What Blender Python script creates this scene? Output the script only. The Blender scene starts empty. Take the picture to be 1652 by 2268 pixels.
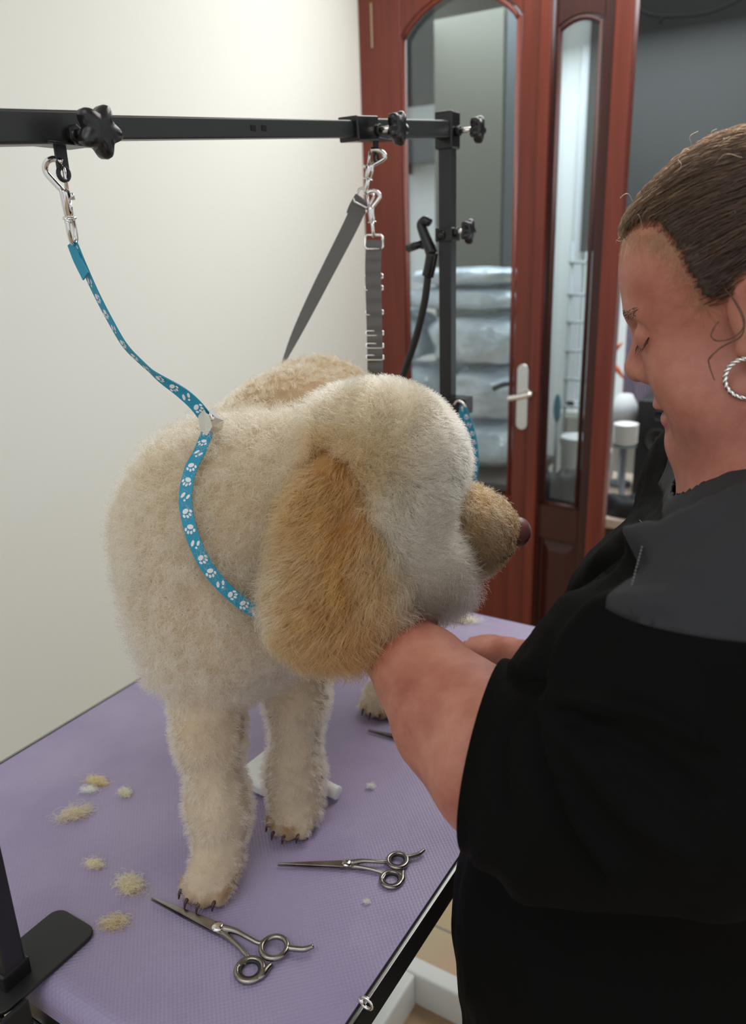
import bpy, bmesh, math, random
import numpy as np
from mathutils import Vector, Matrix
random.seed(7); RNG = np.random.default_rng(11)
SC = bpy.context.scene; COL = SC.collection
PI = math.pi
TT = 0.85            # height of the table top above the floor

# ------------------------------------------------------------------ camera
F_PX = 1755.0; CX, CY = 826.0, 1134.0
PITCH, ROLL, HEAD = math.radians(18.5), math.radians(-1.9), math.radians(31.9)
EYE = np.array([0.0, 0.0, 1.51])
FW = np.array([-math.sin(HEAD) * math.cos(PITCH), math.cos(HEAD) * math.cos(PITCH), -math.sin(PITCH)])
R0 = np.array([math.cos(HEAD), math.sin(HEAD), 0.0]); U0 = np.cross(R0, FW)
RIGHT = math.cos(ROLL) * R0 + math.sin(ROLL) * U0
UP = -math.sin(ROLL) * R0 + math.cos(ROLL) * U0
cam_d = bpy.data.cameras.new('camera'); cam = bpy.data.objects.new('camera', cam_d); COL.objects.link(cam)
m = Matrix.Identity(4)
for i in range(3):
    m[i][0], m[i][1], m[i][2], m[i][3] = RIGHT[i], UP[i], -FW[i], EYE[i]
cam.matrix_world = m
cam_d.sensor_fit = 'VERTICAL'; cam_d.sensor_height = 36.0; cam_d.sensor_width = 36.0 * 1652 / 2268
cam_d.lens = F_PX / 2268 * 36.0; cam_d.clip_start = 0.02; cam_d.clip_end = 60
cam_d.dof.use_dof = True; cam_d.dof.focus_distance = 0.77; cam_d.dof.aperture_fstop = 5.6
SC.camera = cam

# ------------------------------------------------------------------ light, sky, exposure
w = bpy.data.worlds.new('daylight'); SC.world = w; w.use_nodes = True
bg = w.node_tree.nodes['Background']; bg.inputs[0].default_value = (0.96, 0.985, 1.0, 1); bg.inputs[1].default_value = 0.72
def area(name, loc, target, sx, sy, power, col):
    d = bpy.data.lights.new(name, 'AREA'); d.shape = 'RECTANGLE'; d.size = sx; d.size_y = sy; d.energy = power; d.color = col
    o = bpy.data.objects.new(name, d); COL.objects.link(o); o.location = loc
    o.rotation_euler = (Vector(target) - Vector(loc)).to_track_quat('-Z', 'Y').to_euler(); return o
area('ceiling_panel_light', (-0.45, 1.95, 2.45), (-0.55, 1.75, 0.0), 1.6, 0.9, 20.0, (1.0, 0.985, 0.95))
area('roof_daylight', (-0.5, -0.9, 2.9), (-0.7, 1.0, 0.9), 1.8, 1.4, 9.0, (0.93, 0.97, 1.0))
area('back_room_fill', (-1.1, 3.6, 2.45), (-1.1, 3.5, 0.0), 1.6, 1.0, 40.0, (0.88, 0.95, 1.0))  # unseen overhead lamp, added to brighten the room beyond the doors
VS = SC.view_settings
SC.display_settings.display_device = 'sRGB'
VS.view_transform = 'Standard'; VS.look = 'None'; VS.gamma = 1.0; VS.use_curve_mapping = False; VS.exposure = 0.13
SC.cycles.max_bounces = 12; SC.cycles.diffuse_bounces = 4; SC.cycles.glossy_bounces = 8; SC.cycles.transmission_bounces = 11; SC.cycles.transparent_max_bounces = 12
SC.cycles.caustics_reflective = False; SC.cycles.caustics_refractive = False

# ------------------------------------------------------------------ point helpers
def ray(u, v):
    d = FW * F_PX + RIGHT * (u - CX) - UP * (v - CY); return d / np.linalg.norm(d)
def W(u, v, d):
    r = ray(u, v); return EYE + r * (d / (r @ FW))
def onz(u, v, z=TT):
    r = ray(u, v); return EYE + r * ((z - EYE[2]) / r[2])
def onY(u, v, Y):
    r = ray(u, v); return EYE + r * (Y / r[1])
def onX(u, v, X):
    r = ray(u, v); return EYE + r * (X / r[0])
def proj(P):
    P = np.asarray(P) - EYE; z = P @ FW
    return np.stack([CX + F_PX * (P @ RIGHT) / z, CY - F_PX * (P @ UP) / z, z], -1)

# ------------------------------------------------------------------ materials
def lin(c):
    return tuple((x / 255 / 12.92 if x / 255 <= 0.04045 else ((x / 255 + 0.055) / 1.055) ** 2.4) for x in c)
def mat(name, col, rough=0.5, metal=0.0, spec=0.5, noise=None, bump=None, **kw):
    """noise = (scale, amount, second colour); bump = (scale, strength, distance)"""
    M = bpy.data.materials.new(name); M.use_nodes = True
    nt = M.node_tree; b = nt.nodes['Principled BSDF']
    b.inputs['Base Color'].default_value = (*col, 1); b.inputs['Roughness'].default_value = rough
    b.inputs['Metallic'].default_value = metal; b.inputs['Specular IOR Level'].default_value = spec
    for k, v in kw.items():
        b.inputs[k.replace('_', ' ')].default_value = v
    tc = nt.nodes.new('ShaderNodeTexCoord')
    if noise:
        n = nt.nodes.new('ShaderNodeTexNoise'); n.inputs['Scale'].default_value = noise[0]; n.inputs['Detail'].default_value = 5
        r = nt.nodes.new('ShaderNodeValToRGB'); r.color_ramp.elements[0].position = 0.5 - noise[1] / 2; r.color_ramp.elements[1].position = 0.5 + noise[1] / 2
        r.color_ramp.elements[0].color = (*col, 1); r.color_ramp.elements[1].color = (*noise[2], 1)
        nt.links.new(tc.outputs['Object'], n.inputs['Vector']); nt.links.new(n.outputs['Fac'], r.inputs['Fac']); nt.links.new(r.outputs['Color'], b.inputs['Base Color'])
    if bump:
        n = nt.nodes.new('ShaderNodeTexNoise'); n.inputs['Scale'].default_value = bump[0]; n.inputs['Detail'].default_value = 4
        bp = nt.nodes.new('ShaderNodeBump'); bp.inputs['Strength'].default_value = bump[1]; bp.inputs['Distance'].default_value = bump[2]
        nt.links.new(tc.outputs['Object'], n.inputs['Vector']); nt.links.new(n.outputs['Fac'], bp.inputs['Height']); nt.links.new(bp.outputs['Normal'], b.inputs['Normal'])
    return M
def N(M, t): return M.node_tree.nodes.new(t)
def L(M, a, b): M.node_tree.links.new(a, b)
def bsdf(M): return M.node_tree.nodes['Principled BSDF']

M_wall = mat('wall_paint', (0.83, 0.85, 0.805), 0.6, bump=(60, 0.05, 0.002))
M_ceil = mat('ceiling_paint', (0.85, 0.85, 0.82), 0.8)
M_wall2 = mat('back_room_paint', (0.72, 0.76, 0.76), 0.7)
M_wood = mat('mahogany_stain', (0.175, 0.028, 0.014), 0.38)
def wood_grain(M, c1, c2):
    tc = N(M, 'ShaderNodeTexCoord'); mp = N(M, 'ShaderNodeMapping'); mp.inputs['Scale'].default_value = (14, 14, 0.7)
    n = N(M, 'ShaderNodeTexNoise'); n.inputs['Scale'].default_value = 3.5; n.inputs['Detail'].default_value = 6
    r = N(M, 'ShaderNodeValToRGB'); r.color_ramp.elements[0].color = (*c1, 1); r.color_ramp.elements[1].color = (*c2, 1)
    r.color_ramp.elements[0].position = 0.35; r.color_ramp.elements[1].position = 0.68
    L(M, tc.outputs['Object'], mp.inputs['Vector']); L(M, mp.outputs[0], n.inputs['Vector']); L(M, n.outputs['Fac'], r.inputs['Fac']); L(M, r.outputs['Color'], bsdf(M).inputs['Base Color'])
wood_grain(M_wood, (0.155, 0.024, 0.010), (0.108, 0.015, 0.006))
M_chrome = mat('chrome', (0.78, 0.76, 0.74), 0.10, 1.0)
M_steel = mat('brushed_steel', (0.40, 0.37, 0.34), 0.26, 1.0, noise=(40, 0.5, (0.24, 0.20, 0.17)))
M_satin = mat('satin_chrome', (0.72, 0.74, 0.76), 0.22, 1.0)
M_black = mat('black_powder_coat', (0.012, 0.013, 0.015), 0.34, bump=(900, 0.05, 0.0003))
M_plastic = mat('black_plastic', (0.010, 0.010, 0.011), 0.22)
M_rubber = mat('black_rubber', (0.012, 0.012, 0.013), 0.5)
M_grey = mat('grey_webbing', (0.13, 0.125, 0.12), 0.75, bump=(900, 0.4, 0.0006))
M_teal = mat('turquoise_nylon', (0.012, 0.26, 0.40), 0.55, bump=(1200, 0.35, 0.0005))
M_print = mat('white_print', (0.78, 0.76, 0.80), 0.6)
M_white = mat('white_plastic', (0.78, 0.80, 0.77), 0.4)
M_blind = mat('grey_blind_fabric', (0.032, 0.035, 0.034), 0.8, noise=(2.5, 0.6, (0.037, 0.040, 0.039)))
M_cable = mat('dark_cable', (0.012, 0.016, 0.018), 0.5)
M_dark = mat('dark_cloth', (0.008, 0.008, 0.010), 0.7, bump=(30, 0.4, 0.01))
M_trim = mat('dark_table_trim', (0.022, 0.020, 0.019), 0.32)
M_alu = mat('aluminium_strip', (0.30, 0.31, 0.30), 0.35, 1.0)

# lavender mat with an embossed dimple pattern
M_mat = mat('lavender_mat', (0.33, 0.275, 0.43), 0.42, spec=0.45)
tc = N(M_mat, 'ShaderNodeTexCoord'); mp = N(M_mat, 'ShaderNodeMapping'); mp.inputs['Rotation'].default_value = (0, 0, 0.785); mp.inputs['Scale'].default_value = (260, 260, 260)
vo = N(M_mat, 'ShaderNodeTexVoronoi'); vo.inputs['Randomness'].default_value = 0.0; vo.inputs['Scale'].default_value = 1.0
bp = N(M_mat, 'ShaderNodeBump'); bp.inputs['Strength'].default_value = 0.55; bp.inputs['Distance'].default_value = 0.0012
no = N(M_mat, 'ShaderNodeTexNoise'); no.inputs['Scale'].default_value = 7; no.inputs['Detail'].default_value = 4
rp = N(M_mat, 'ShaderNodeValToRGB'); rp.color_ramp.elements[0].color = (0.305, 0.252, 0.40, 1); rp.color_ramp.elements[1].color = (0.36, 0.303, 0.455, 1)
rp.color_ramp.elements[0].position = 0.35; rp.color_ramp.elements[1].position = 0.62
L(M_mat, tc.outputs['Object'], mp.inputs[0]); L(M_mat, mp.outputs[0], vo.inputs['Vector']); L(M_mat, vo.outputs['Distance'], bp.inputs['Height'])
L(M_mat, bp.outputs[0], bsdf(M_mat).inputs['Normal']); L(M_mat, tc.outputs['Object'], no.inputs['Vector']); L(M_mat, no.outputs['Fac'], rp.inputs['Fac']); L(M_mat, rp.outputs['Color'], bsdf(M_mat).inputs['Base Color'])

# floor tiles
M_floor = mat('beige_floor_tiles', (0.55, 0.42, 0.28), 0.35)
tc = N(M_floor, 'ShaderNodeTexCoord'); br = N(M_floor, 'ShaderNodeTexBrick')
mpf = N(M_floor, 'ShaderNodeMapping'); mpf.inputs['Rotation'].default_value = (0, 0, 0.0); mpf.inputs['Location'].default_value = (0.165, 0.03, 0)
br.offset = 0.0; br.inputs['Scale'].default_value = 1.0; br.inputs['Mortar Size'].default_value = 0.003; br.inputs['Brick Width'].default_value = 0.33; br.inputs['Row Height'].default_value = 0.33
br.inputs['Color1'].default_value = (0.60, 0.45, 0.29, 1); br.inputs['Color2'].default_value = (0.56, 0.41, 0.26, 1); br.inputs['Mortar'].default_value = (0.23, 0.21, 0.20, 1)
nf = N(M_floor, 'ShaderNodeTexNoise'); nf.inputs['Scale'].default_value = 6; nf.inputs['Detail'].default_value = 6
mx = N(M_floor, 'ShaderNodeMixRGB'); mx.blend_type = 'MULTIPLY'; mx.inputs[0].default_value = 0.35
L(M_floor, tc.outputs['Object'], mpf.inputs[0]); L(M_floor, mpf.outputs[0], br.inputs['Vector']); L(M_floor, tc.outputs['Object'], nf.inputs['Vector']); L(M_floor, br.outputs['Color'], mx.inputs[1]); L(M_floor, nf.outputs['Color'], mx.inputs[2]); L(M_floor, mx.outputs[0], bsdf(M_floor).inputs['Base Color'])

def glass_mat(name, tint=(0.93, 0.97, 0.97)):
    M = bpy.data.materials.new(name); M.use_nodes = True; nt = M.node_tree; nt.nodes.clear()
    o = nt.nodes.new('ShaderNodeOutputMaterial'); t = nt.nodes.new('ShaderNodeBsdfTransparent'); g = nt.nodes.new('ShaderNodeBsdfGlossy'); mxs = nt.nodes.new('ShaderNodeMixShader'); fr = nt.nodes.new('ShaderNodeFresnel')
    t.inputs[0].default_value = (*tint, 1); g.inputs['Roughness'].default_value = 0.02; fr.inputs['IOR'].default_value = 1.5
    nt.links.new(fr.outputs[0], mxs.inputs[0]); nt.links.new(t.outputs[0], mxs.inputs[1]); nt.links.new(g.outputs[0], mxs.inputs[2]); nt.links.new(mxs.outputs[0], o.inputs[0]); return M
M_glass = glass_mat('door_glass')
M_film = mat('clear_plastic_film', (0.82, 0.90, 0.97), 0.14, spec=0.9, noise=(7, 0.5, (0.42, 0.54, 0.62)), bump=(9, 0.9, 0.03))
M_film.node_tree.nodes['Principled BSDF'].inputs['Transmission Weight'].default_value = 0.0

# skin
M_skin = mat('skin', (0.38, 0.16, 0.115), 0.48, spec=0.35)
b = bsdf(M_skin); b.inputs['Subsurface Weight'].default_value = 0.18; b.inputs['Subsurface Radius'].default_value = (0.9, 0.35, 0.2); b.inputs['Subsurface Scale'].default_value = 0.006
tc = N(M_skin, 'ShaderNodeTexCoord')
n1 = N(M_skin, 'ShaderNodeTexNoise'); n1.inputs['Scale'].default_value = 22; n1.inputs['Detail'].default_value = 6; n1.inputs['Roughness'].default_value = 0.62
r1 = N(M_skin, 'ShaderNodeValToRGB'); e = r1.color_ramp.elements; e[0].position = 0.32; e[0].color = (0.34, 0.110, 0.076, 1); e[1].position = 0.70; e[1].color = (0.49, 0.215, 0.150, 1)
n2 = N(M_skin, 'ShaderNodeTexNoise'); n2.inputs['Scale'].default_value = 420; n2.inputs['Detail'].default_value = 3
b2 = N(M_skin, 'ShaderNodeBump'); b2.inputs['Strength'].default_value = 0.22; b2.inputs['Distance'].default_value = 0.001
L(M_skin, tc.outputs['Object'], n1.inputs['Vector']); L(M_skin, n1.outputs['Fac'], r1.inputs['Fac']); L(M_skin, r1.outputs['Color'], b.inputs['Base Color'])
L(M_skin, tc.outputs['Object'], n2.inputs['Vector']); L(M_skin, n2.outputs['Fac'], b2.inputs['Height']); L(M_skin, b2.outputs[0], b.inputs['Normal'])
M_lip = mat('lip_skin', (0.42, 0.13, 0.11), 0.4)
M_shirt = mat('black_cotton', (0.0030, 0.0030, 0.0028), 0.8, spec=0.07, bump=(14, 0.25, 0.006))
M_yoke = mat('charcoal_cotton', (0.026, 0.026, 0.029), 0.75, spec=0.25, bump=(14, 0.2, 0.006))
M_thread = mat('grey_thread', (0.20, 0.20, 0.21), 0.8)
M_trous = mat('black_trousers', (0.0025, 0.0025, 0.0025), 0.8, spec=0.2)
M_haircap = mat('brown_hair_base', (0.030, 0.016, 0.009), 0.55)
M_lash = mat('dark_lash', (0.02, 0.012, 0.008), 0.6)

def fur_mat(name, rough=0.6):
    M = bpy.data.materials.new(name); M.use_nodes = True; nt = M.node_tree; nt.nodes.clear()
    o = nt.nodes.new('ShaderNodeOutputMaterial'); a = nt.nodes.new('ShaderNodeAttribute'); a.attribute_name = 'col'
    h = nt.nodes.new('ShaderNodeBsdfHairPrincipled'); h.parametrization = 'COLOR'
    h.inputs['Roughness'].default_value = rough; h.inputs['Radial Roughness'].default_value = 0.6; h.inputs['Random Roughness'].default_value = 0.2
    nt.links.new(a.outputs['Color'], h.inputs['Color']); nt.links.new(h.outputs[0], o.inputs[0]); return M
M_fur = fur_mat('dog_fur', 0.45)
M_hair = fur_mat('woman_hair', 0.34)
def attr_mat(name, rough=0.8):
    M = mat(name, (1, 1, 1), rough, spec=0.1); a = N(M, 'ShaderNodeAttribute'); a.attribute_name = 'col'
    L(M, a.outputs['Color'], bsdf(M).inputs['Base Color']); return M
M_hide = attr_mat('dog_skin')
M_nose = mat('dog_nose', (0.17, 0.062, 0.055), 0.38, bump=(300, 0.4, 0.001))
M_claw = mat('dog_claw', (0.045, 0.018, 0.010), 0.35)

# ------------------------------------------------------------------ object helpers
def root_loc(o):
    v = Vector((0, 0, 0))
    while o is not None: v = v + Vector(o.location); o = o.parent
    return v
def tag(o, label=None, cat=None, group=None, kind=None):
    for k, v in (('label', label), ('category', cat), ('group', group), ('kind', kind)):
        if v: o[k] = v
    return o
def empty(name, loc, label=None, cat=None, group=None, kind=None):
    o = bpy.data.objects.new(name, None); COL.objects.link(o); o.location = loc; o.empty_display_size = 0.05
    return tag(o, label, cat, group, kind)
def obj(name, verts, faces, M, parent=None, smooth=True, bevel=0.0, fmat=None, label=None):
    verts = np.asarray(verts, float).reshape(-1, 3)
    if parent is not None: verts = verts - np.array(root_loc(parent))
    me = bpy.data.meshes.new(name); me.from_pydata(verts.tolist(), [], [list(map(int, f)) for f in faces]); me.update()
    mats = M if isinstance(M, (list, tuple)) else [M]
    for x in mats: me.materials.append(x)
    if fmat is not None: me.polygons.foreach_set('material_index', np.asarray(fmat, np.int32))
    if smooth: me.polygons.foreach_set('use_smooth', [True] * len(me.polygons))
    o = bpy.data.objects.new(name, me); COL.objects.link(o)
    if parent is not None: o.parent = parent
    if bevel:
        bv = o.modifiers.new('bevel', 'BEVEL'); bv.width = bevel; bv.segments = 3; bv.limit_method = 'ANGLE'; bv.angle_limit = 0.6
        if hasattr(bv, 'harden_normals'): bv.harden_normals = False
    if label: o['label'] = label
    return o
class MB:
    def __init__(s): s.v = []; s.f = []; s.m = []; s.n = 0; s.cur = 0
    def add(s, v, f):
        v = np.asarray(v, float).reshape(-1, 3); s.v.append(v); s.f += [[i + s.n for i in q] for q in f]; s.m += [s.cur] * len(f); s.n += len(v); return s
    def box(s, c, size, R=None):
        c = np.asarray(c, float); h = np.asarray(size, float) / 2
        v = np.array([[x, y, z] for x in (-1, 1) for y in (-1, 1) for z in (-1, 1)]) * h
        if R is not None: v = v @ np.asarray(R).T
        return s.add(v + c, [(0, 1, 3, 2), (4, 6, 7, 5), (0, 4, 5, 1), (2, 3, 7, 6), (0, 2, 6, 4), (1, 5, 7, 3)])
    def bar(s, a, b, w, h, up=(0, 0, 1)):
        a = np.asarray(a, float); b = np.asarray(b, float); d = b - a; Ln = np.linalg.norm(d); d /= Ln
        x = np.cross(d, up); x /= np.linalg.norm(x); y = np.cross(x, d)
        return s.box((a + b) / 2, (w, Ln, h), np.stack([x, d, y], 1))
    def tube(s, P, r, n=12, closed=False, cap=True):
        P = np.asarray(P, float); k = len(P); r = np.broadcast_to(np.asarray(r, float), (k,))
        T = np.roll(P, -1, 0) - np.roll(P, 1, 0) if closed else np.gradient(P, axis=0)
        T /= np.linalg.norm(T, axis=1)[:, None] + 1e-12
        u = np.cross(T[0], (0.31, 0.52, 0.79)); u /= np.linalg.norm(u); rings = []
        for i in range(k):
            u = u - T[i] * (u @ T[i]); u /= np.linalg.norm(u); v = np.cross(T[i], u)
            a = np.arange(n) * 2 * PI / n; rings.append(P[i] + r[i] * (np.cos(a)[:, None] * u + np.sin(a)[:, None] * v))
        f = []; m_ = k if closed else k - 1
        for i in range(m_):
            j = (i + 1) % k
            for q in range(n): f.append((i * n + q, i * n + (q + 1) % n, j * n + (q + 1) % n, j * n + q))
        if cap and not closed: f += [tuple(range(n))[::-1], tuple(range((k - 1) * n, k * n))]
        return s.add(np.concatenate(rings), f)
    def lathe(s, prof, n=24, o=(0, 0, 0), ax=(0, 0, 1)):
        ax = np.asarray(ax, float); ax /= np.linalg.norm(ax); u = np.cross(ax, (0.3, 0.5, 0.81)); u /= np.linalg.norm(u); v = np.cross(ax, u)
        a = np.arange(n) * 2 * PI / n; V = []
        for r, z in prof: V.append(np.asarray(o) + ax * z + r * (np.cos(a)[:, None] * u + np.sin(a)[:, None] * v))
        f = [(i * n + q, i * n + (q + 1) % n, (i + 1) * n + (q + 1) % n, (i + 1) * n + q) for i in range(len(prof) - 1) for q in range(n)]
        f += [tuple(range(n))[::-1], tuple(range((len(prof) - 1) * n, len(prof) * n))]
        return s.add(np.concatenate(V), f)
    def prism(s, poly, ex, o=(0, 0, 0), ax=((1, 0, 0), (0, 1, 0), (0, 0, 1))):
        """extrude a 2-D outline by ex along the third axis"""
        ax = np.asarray(ax, float); p = np.asarray(poly, float); k = len(p)
        a = np.asarray(o) + p[:, :1] * ax[0] + p[:, 1:2] * ax[1]; V = np.concatenate([a, a + ax[2] * ex])
        f = [tuple(range(k))[::-1], tuple(range(k, 2 * k))] + [(i, (i + 1) % k, k + (i + 1) % k, k + i) for i in range(k)]
        return s.add(V, f)
    def ribbon(s, P, Nn, w, t=0.0012):
        """flat strap along P with face normals Nn"""
        P = np.asarray(P, float); Nn = np.asarray(Nn, float); T = np.gradient(P, axis=0); T /= np.linalg.norm(T, axis=1)[:, None]
        Nn = Nn - T * (Nn * T).sum(1)[:, None]; Nn /= np.linalg.norm(Nn, axis=1)[:, None]; B = np.cross(T, Nn); w = np.broadcast_to(np.asarray(w, float), (len(P),))[:, None]
        V = np.stack([P - B * w / 2 - Nn * t / 2, P + B * w / 2 - Nn * t / 2, P + B * w / 2 + Nn * t / 2, P - B * w / 2 + Nn * t / 2], 1).reshape(-1, 3)
        f = [(i * 4 + q, i * 4 + (q + 1) % 4, i * 4 + 4 + (q + 1) % 4, i * 4 + 4 + q) for i in range(len(P) - 1) for q in range(4)]
        f += [(3, 2, 1, 0), tuple(range((len(P) - 1) * 4, len(P) * 4))]
        return s.add(V, f)
    def build(s, name, M, parent=None, smooth=False, bevel=0.0, label=None):
        return obj(name, np.concatenate(s.v), s.f, M, parent, smooth, bevel, s.m if isinstance(M, (list, tuple)) else None, label)
def spline(P, n):
    """Catmull-Rom through P"""
    P = np.asarray(P, float); k = len(P); Q = np.concatenate([[2 * P[0] - P[1]], P, [2 * P[-1] - P[-2]]]); t = np.linspace(0, k - 1 - 1e-9, n); i = t.astype(int); f = (t - i)[:, None]
    a, b, c, d = Q[i], Q[i + 1], Q[i + 2], Q[i + 3]
    return 0.5 * (2 * b + (c - a) * f + (2 * a - 5 * b + 4 * c - d) * f ** 2 + (3 * b - a - 3 * c + d) * f ** 3)
def copy_tree(o, parent=None):
    c = o.copy(); COL.objects.link(c); c.parent = parent
    for ch in [x for x in SC.objects if x.parent == o]: copy_tree(ch, c)
    return c

# ------------------------------------------------------------------ implicit bodies
class SDF:
    def __init__(s): s.ops = []
    def sph(s, c, r, k=0.02): s.ops.append(('s', np.asarray(c, float), r, k)); return s
    def cone(s, a, b, r1, r2, k=0.02): s.ops.append(('c', np.asarray(a, float), np.asarray(b, float), r1, r2, k)); return s
    def ell(s, c, r, R=None, k=0.02): s.ops.append(('e', np.asarray(c, float), np.asarray(r, float), np.eye(3) if R is None else np.asarray(R, float), k)); return s
    def cut(s, c, r, R=None, k=0.01): s.ops.append(('x', np.asarray(c, float), np.asarray(r, float), np.eye(3) if R is None else np.asarray(R, float), k)); return s
    def chain(s, P, r, k=0.02):
        for i in range(len(P) - 1): s.cone(P[i], P[i + 1], r[i], r[i + 1], k)
        return s
    def __call__(s, P):
        d = None
        for op in s.ops:
            if op[0] == 's': e = np.linalg.norm(P - op[1], axis=1) - op[2]; k = op[3]
            elif op[0] == 'c':
                ab = op[2] - op[1]; t = np.clip(((P - op[1]) @ ab) / (ab @ ab), 0, 1); e = np.linalg.norm(P - op[1] - t[:, None] * ab, axis=1) - (op[3] + (op[4] - op[3]) * t); k = op[5]
            else:
                q = (P - op[1]) @ op[3]; k0 = np.linalg.norm(q / op[2], axis=1); k1 = np.linalg.norm(q / op[2] ** 2, axis=1) + 1e-9; e = k0 * (k0 - 1) / k1
                e = np.where(k0 < 0.3, -op[2].min() * (1 - k0), e); k = op[4]
            if d is None: d = e
            elif op[0] == 'x':
                h = np.clip(0.5 - 0.5 * (d + e) / k, 0, 1); d = d * (1 - h) - e * h + k * h * (1 - h)
            else:
                h = np.clip(0.5 + 0.5 * (d - e) / k, 0, 1); d = d * (1 - h) + e * h - k * h * (1 - h)
        return d
    def grad(s, P, e=8e-4):
        g = np.stack([s(P + np.eye(3)[i] * e) - s(P - np.eye(3)[i] * e) for i in range(3)], 1)
        return g / (np.linalg.norm(g, axis=1)[:, None] + 1e-12)
    def snap(s, P, off=0.0, it=3):
        for _ in range(it): P = P - s.grad(P) * (s(P) - off)[:, None] * 0.9
        return P
    def hit(s, u, v, off=0.0, t=0.35):
        r = ray(u, v); p = EYE + r * t
        for _ in range(200):
            d = s(p[None])[0] - off
            if abs(d) < 2e-4: return p
            p = p + r * d * 0.8
            if (p - EYE) @ r > 2.2: return None
        return p
def sdf_mesh(fn, lo, hi, h, B=4):
    lo = np.asarray(lo, float); nb = np.ceil((np.asarray(hi) - lo) / (h * B)).astype(int); n = nb * B
    I = np.stack(np.meshgrid(*[np.arange(k) for k in nb], indexing='ij'), -1).reshape(-1, 3)
    dc = np.concatenate([fn(lo + (q * B + B / 2) * h) for q in np.array_split(I, max(1, len(I) // 200000))])
    act = I[np.abs(dc) < h * B * 1.6]
    D = np.full(tuple(n + 1), 9.0, np.float32)
    o = np.stack(np.meshgrid(*[np.arange(B + 1)] * 3, indexing='ij'), -1).reshape(-1, 3)
    G = (act[:, None, :] * B + o[None]).reshape(-1, 3); key = (G[:, 0] * (n[1] + 1) + G[:, 1]) * (n[2] + 1) + G[:, 2]
    key = np.unique(key); G = np.stack([key // ((n[1] + 1) * (n[2] + 1)), key // (n[2] + 1) % (n[1] + 1), key % (n[2] + 1)], 1)
    D[G[:, 0], G[:, 1], G[:, 2]] = np.concatenate([fn(lo + q * h) for q in np.array_split(G, max(1, len(G) // 200000))])
    V8 = [D[i:n[0] + i, j:n[1] + j, k:n[2] + k] for i in (0, 1) for j in (0, 1) for k in (0, 1)]
    val = np.ones(tuple(n), bool); sg = np.zeros(tuple(n), np.int8)
    for a in V8: val &= a < 8; sg += (a < 0)
    cell = val & (sg > 0) & (sg < 8); C = np.argwhere(cell); idx = np.full(tuple(n), -1, np.int64); idx[tuple(C.T)] = np.arange(len(C))
    acc = np.zeros((len(C), 3)); cnt = np.zeros(len(C)); cor = [np.array(c) for c in [(i, j, k) for i in (0, 1) for j in (0, 1) for k in (0, 1)]]
    for a in range(8):
        for ax in range(3):
            if cor[a][ax] == 0:
                cb = cor[a].copy(); cb[ax] = 1; da = D[tuple((C + cor[a]).T)]; db = D[tuple((C + cb).T)]; mm = (da < 0) != (db < 0)
                t = np.where(mm, da / (da - db + 1e-20), 0); p = C + cor[a] + t[:, None] * (cb - cor[a]); acc += p * mm[:, None]; cnt += mm
    V = lo + acc / cnt[:, None] * h; Fc = []
    for ax in range(3):
        b_, c_ = (ax + 1) % 3, (ax + 2) % 3
        s0 = [slice(None)] * 3; s1 = [slice(None)] * 3; s0[ax] = slice(0, -1); s1[ax] = slice(1, None)
        d0, d1 = D[tuple(s0)], D[tuple(s1)]; E = np.argwhere(((d0 < 0) != (d1 < 0)) & (d0 < 8) & (d1 < 8))
        E = E[(E[:, b_] > 0) & (E[:, c_] > 0) & (E[:, b_] < n[b_]) & (E[:, c_] < n[c_])]
        eb = np.eye(3, dtype=int)[b_]; ec = np.eye(3, dtype=int)[c_]
        q = np.stack([idx[tuple((E - eb - ec).T)], idx[tuple((E - ec).T)], idx[tuple(E.T)], idx[tuple((E - eb).T)]], 1)
        fl = D[tuple(E.T)] > 0; q[fl] = q[fl][:, ::-1]; Fc.append(q[(q >= 0).all(1)])
    F = np.concatenate(Fc); V = V.copy(); s_ = fn(V)
    if hasattr(fn, 'snap'): V = fn.snap(V, 0, 2)
    return V, F
def refine(V, F, sel, fn):
    """split the selected faces once (via bmesh) and pull the new points onto the body"""
    bm = bmesh.new(); vs = [bm.verts.new(v) for v in V]; bm.verts.ensure_lookup_table()
    fs = []
    for f, s in zip(F, sel):
        try: q = bm.faces.new([vs[i] for i in f])
        except ValueError: continue
        if s: fs.append(q)
    ed = list({e for f in fs for e in f.edges}); bmesh.ops.subdivide_edges(bm, edges=ed, cuts=1, use_grid_fill=True)
    bm.verts.index_update(); V2 = np.array([v.co[:] for v in bm.verts]); F2 = [[v.index for v in f.verts] for f in bm.faces]; bm.free()
    return fn.snap(V2, 0, 2), F2
def sample(V, F, n, keep=None):
    F = np.asarray([f if len(f) == 4 else list(f) + [f[-1]] for f in F if len(f) in (3, 4)]); T = np.concatenate([F[:, [0, 1, 2]], F[:, [0, 2, 3]]]); a, b, c = V[T[:, 0]], V[T[:, 1]], V[T[:, 2]]
    ar = np.linalg.norm(np.cross(b - a, c - a), axis=1) / 2
    if keep is not None: ar = ar * keep((a + b + c) / 3)
    i = RNG.choice(len(T), n, p=ar / ar.sum()); r1 = np.sqrt(RNG.random(n))[:, None]; r2 = RNG.random(n)[:, None]
    return a[i] * (1 - r1) + b[i] * r1 * (1 - r2) + c[i] * r1 * r2
def norm(v): return v / (np.linalg.norm(v, axis=-1, keepdims=True) + 1e-12)
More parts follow.
